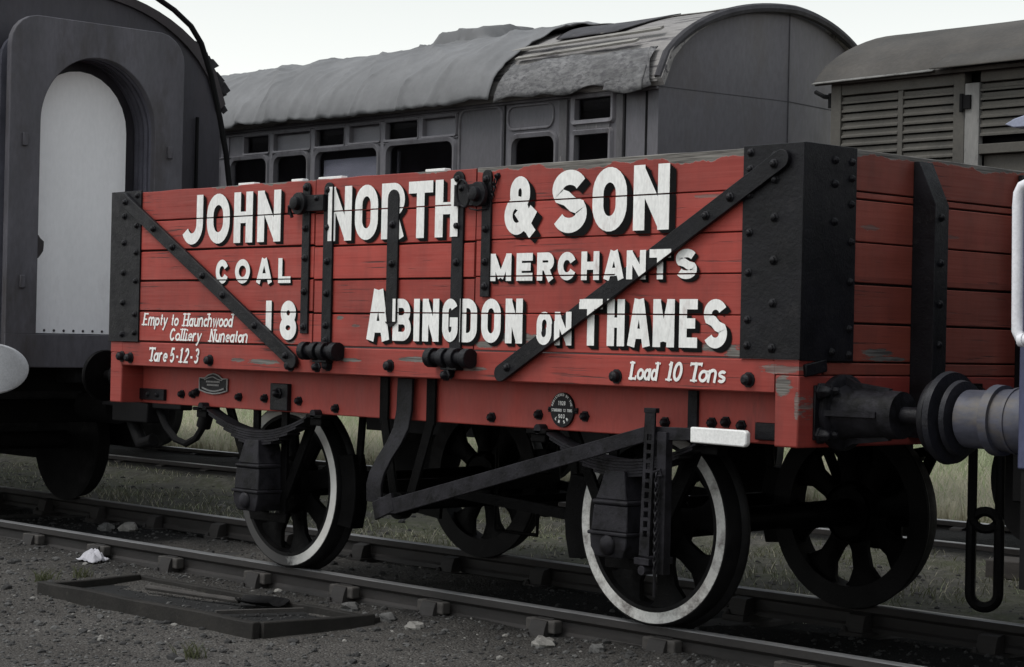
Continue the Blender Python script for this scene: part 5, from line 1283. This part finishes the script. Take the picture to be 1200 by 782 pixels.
# ================================================================== blue locomotive at right
K = thing('locomotive', (3.4, 0, 0), 'blue locomotive at the right edge with white handrail, buffered to the wagon', 'locomotive')
XK = 1.085
mb = MB(); mb.box(XK, 6.0, -1.2, -1.16, .88, 1.93); mb.box(XK, 6.0, 1.16, 1.2, .88, 1.93); mb.box(XK, XK+.04, -1.159, 1.159, .62, 1.93); mb.box(XK+.041, 6.0, -1.159, 1.159, 1.88, 1.92)
kb = build(mb, 'body', MBLUE, K, bevel=.006)
mb = MB(); mb.box(XK-.004, 6.0, -1.206, -1.10, 1.931, 1.975); mb.box(XK-.004, 6.0, 1.10, 1.206, 1.931, 1.975); build(mb, 'window_rubber', MDK, kb, bevel=.006)
for x in (2.0, 3.6, 5.6):
    for y in (-1.18, 1.14):
        mb = MB(); mb.box(x, x+.12, y, y+.04, 1.976, 2.20); build(mb, 'cab_pillar', MBLUE, K)
mb = MB(); P = [(XK-.06, 2.170), (XK-.02, 2.155), (6.2, 2.18), (6.2, 2.22), (XK+.05, 2.205), (XK-.02, 2.188)]
mb.prism(P, 'y', -1.24, 1.24); build(mb, 'cab_roof', plain('pale_blue_roof', (.30, .32, .42), .5, .15, 5), K, bevel=.004)
mb = MB(); yh = -1.275; R_ = .045
mb.tube([(1.212, -1.18, 1.365), (1.212, yh+.03, 1.36), (1.207, yh, 1.36), (1.192, yh, 1.36), (1.157, yh, 1.362), (1.134, yh, 1.372), (1.122, yh, 1.395), (1.121, yh, 1.45), (1.114, yh, 1.86), (1.117, yh, 1.905), (1.130, yh, 1.93), (1.157, yh, 1.94), (1.272, yh, 1.94), (1.672, yh, 1.94), (1.672, -1.18, 1.94)], .021, 12)
hr = build(mb, 'handrail', MRAILW, K)
mb = MB(); mb.lathe((1.212, -1.20, 1.37), (0, -1, 0), [(0, .045), (.012, .04), (.02, .03)], 14); mb.lathe((1.154, yh, 1.362), (-1, 0, 0), [(0, .026), (.02, .026)], 12); build(mb, 'handrail_flange', MRAILW, hr)
for yc in (-.868, .868):
    mb = MB(); mb.lathe((XK, yc, 1.045), (-1, 0, 0), [(0, .135), (.06, .135), (.062, .128), (.20, .128), (.202, .133), (.215, .133), (.217, .126), (.27, .124), (.272, .140), (.31, .142), (.312, .118), (.44, .117), (.45, .06)], 32)
    b = build(mb, 'buffer', MBUF, K)
    mb = MB(); mb.lathe((.635, yc, 1.045), (-1, 0, 0), [(0, .12), (.01, .15), (.03, .155), (.032, .12), (.05, .12), (.06, .185), (.085, .19), (.094, .17), (.0955, 0)], 36); build(mb, 'buffer_head', black_iron('buffer_head_iron', (.010, .010, .013), .3), b)
mb = MB(); mb.box(XK+.05, 6, -.5, .5, .55, .95); build(mb, 'frame', MDK, K)
for y in (-1.19, 1.16): mb = MB(); mb.box(XK+.012, 6, y, y+.03, .43, .878); build(mb, 'side_valance', MDK, K)
mb = MB(); mb.box(2.3, 4.6, -1.22, 1.22, 2.225, 3.3); mb.prism([(p[0], p[1]) for p in [(-1.28, 3.301), (1.28, 3.301)]+[(1.28*cos(pi*i/12), 3.31+.32*sin(pi*i/12)) for i in range(13)]], 'x', 2.2, 4.7); unseen_cab_blocker = build(mb, 'unseen_cab_blocker', MBLUE, K, bevel=.01)  # unseen cab, added to block skylight and darken the wagon end
for y in (-1.221, 1.221):
    for x in (2.5, 3.6): mb = MB(); mb.prism(rrect(x, x+.8, 2.5, 3.1, .06), 'y', y, y+math.copysign(.006, y)); build(mb, 'window', MDK, unseen_cab_blocker)  # windows of the added, unseen cab
for x in (2.0, 4.2):
    for sg in (-1, 1):
        mb = MB(); mb.lathe((x, sg*.745, .50), (0, sg, 0), [(-.064, .03), (-.05, .40), (-.064, .53), (-.03, .505), (.06, .50), (.05, .38), (.08, .0)], 36, cap=False); build(mb, 'wheel', MDK, K)

# ================================================================== small things on the ground
def gh(x, y): return gz(x, y)
T = thing('wooden_frame', (-3.85, -1.47, -.2), 'low dark timber frame lying flat in the ash by the near rail', 'timber frame')
A_, B_, C_, D_ = Vector((-4.86, -1.86, 0)), Vector((-2.84, -1.82, 0)), Vector((-2.74, -1.13, 0)), Vector((-4.96, -1.13, 0))
def board(p, q, h, t, name, z0=-.205):
    mb = MB(); d = (q-p).normalized(); n = Vector((-d.y, d.x, 0)); N = 14; rings = []
    for i in range(N+1):
        c = p+(q-p)*i/N; wv = mnoise.noise(c*3)*.006
        rings.append([(c+n*(t/2*a)+Vector((0, 0, z0+(h if b else 0)+(wv if b else 0)))) for a, b in ((-1, 0), (1, 0), (1, 1), (-1, 1))])
    mb.loft(rings); return build(mb, name, MWOOD, T, bevel=.006)
board(A_, B_, .105, .05, 'long_board'); board(D_+Vector((.02, 0, 0)), C_, .085, .045, 'long_board')
board(B_+Vector((.0, .027, 0)), C_+Vector((-.005, -.025, 0)), .105, .05, 'short_board'); board(A_+Vector((-.005, .027, 0)), D_+Vector((0.01, -.025, 0)), .09, .045, 'short_board')
mb = MB(); mb.add([(A_.x, A_.y, -.158), (B_.x, B_.y, -.158), (C_.x, C_.y, -.158), (D_.x, D_.y, -.158)], [(0, 1, 2, 3)]); build(mb, 'bottom_sheet', plain('oily_black_felt', (.006, .0058, .0056), .8, .5, 6, bump=.6, bscale=25, dirt=(.022, .021, .019), dthr=(.58, .70), dscale=7), T)
mb = MB(); mb.tube([(-4.45, -1.42, -.122), (-4.0, -1.36, -.124), (-3.72, -1.30, -.128)], [.016, .014, .016], 8); sh = thing('old_shovel', (-3.9, -1.36, -.17), 'old shovel with wooden handle lying inside the timber frame', 'shovel')
build(mb, 'handle', MKEY, sh)
mb = MB(); rings = []
for i in range(9):
    f = i/8; x = -3.74+.30*f; hw = .03+.085*min(1, f*2.5)*(1 if f < .8 else 1-.5*(f-.8)/.2)
    rings.append([(x, -1.29+hw*q+.05*f, -.130+.03*(q*q)-.004*f) for q in (-1, -.5, 0, .5, 1)]+[(x, -1.29+hw*q+.05*f, -.136+.03*(q*q)-.004*f) for q in (1, .5, 0, -.5, -1)])
mb.loft(rings); build(mb, 'blade', MTY, sh)
mb = MB(); mb.bar((-3.42, -1.66, -.130), (-3.25, -1.22, -.130), .03, .02, (0, 0, 1)); o = build(mb, 'loose_batten', MKEY, None); props(o, 'thin wooden batten lying across the right end of the timber frame', 'batten')
# paper scrap
mb = MB(); n_ = 12
for j in range(n_+1):
    for i in range(n_+1):
        u, v = i/n_-.5, j/n_-.5; x = -5.83+u*.20; y = -.93+v*.13
        mb.v.append((x, y, gh(x, y)+.012+max(0, .06*(1-4*u*u)*(1-4*v*v)+.03*mnoise.noise(Vector((u*7, v*7, 2))))))
mb.f = [(j*(n_+1)+i, j*(n_+1)+i+1, (j+1)*(n_+1)+i+1, (j+1)*(n_+1)+i) for j in range(n_) for i in range(n_)]; mb.m = [0]*len(mb.f)
o = build(mb, 'paper_scrap', plain('crumpled_paper', (.42, .41, .44), .8, .1, 9)); o.modifiers.new('t', 'SOLIDIFY').thickness = .003; props(o, 'crumpled white paper scrap on the ash beside the near rail', 'paper')
# weeds
for (x, y, lab) in ((-5.36, -1.56, 'small weed tuft left of the timber frame corner'), (-5.28, -1.34, 'small weed tuft behind the timber frame corner'), (-2.62, -2.35, 'dark weed stalk at the bottom edge of the picture')):
    mb = MB()
    for i in range(60): blade(mb, x+random.gauss(0, .03), y+random.gauss(0, .03), gh(x, y)-.01, random.uniform(.04, .10), .7, .007, 0)
    o = build(mb, 'weed', MGS, smooth=False); props(o, lab, 'weed')
# larger stones
def stone(x, y, r, m, lab, seed):
    rnd = random.Random(seed); mb = MB(); n, mrings = 10, 6; rings = []
    for j in range(1, mrings):
        ph = pi*j/mrings; ring = []
        for i in range(n):
            th = 2*pi*i/n; d = Vector((sin(ph)*cos(th), sin(ph)*sin(th), cos(ph))); q = r*(1+.5*mnoise.noise(d*1.6+Vector((seed, 0, 0)))); ring.append((x+d.x*q*1.2, y+d.y*q, gh(x, y)+.2*r+d.z*q*.65))
        rings.append(ring)
    mb.loft(rings); o = build(mb, 'stone', MST[m], smooth=False); props(o, lab, 'stone')
stone(-2.45, -1.13, .045, 2, 'pale stone in the middle of the foreground ash', 1)
stone(-1.62, -1.02, .055, 2, 'largest pale stone, beside the right wheel', 2)
stone(-1.30, -.98, .04, 1, 'grey stone lying against the near rail by the right wheel', 3)
stone(-7.6, .45, .07, 2, 'pale brick lump lying between the rails left of the wagon', 4)
stone(-7.75, .35, .06, 1, 'grey stone lump between the rails left of the wagon', 5)
stone(-3.15, -.98, .05, 1, 'dark grey lump beyond the corner of the timber frame', 6)
stone(-2.75, -1.05, .045, 1, 'blue grey stone to the right of the timber frame', 7)
mb = MB(); mb.obox((-1.5, 3.18, -.03), (.36, .06, 0), (-.03, .13, 0), (0, 0, .06)); o = build(mb, 'timber_block', MKEY, bevel=.01); props(o, 'short grey timber block in the grass under the locomotive', 'timber block')
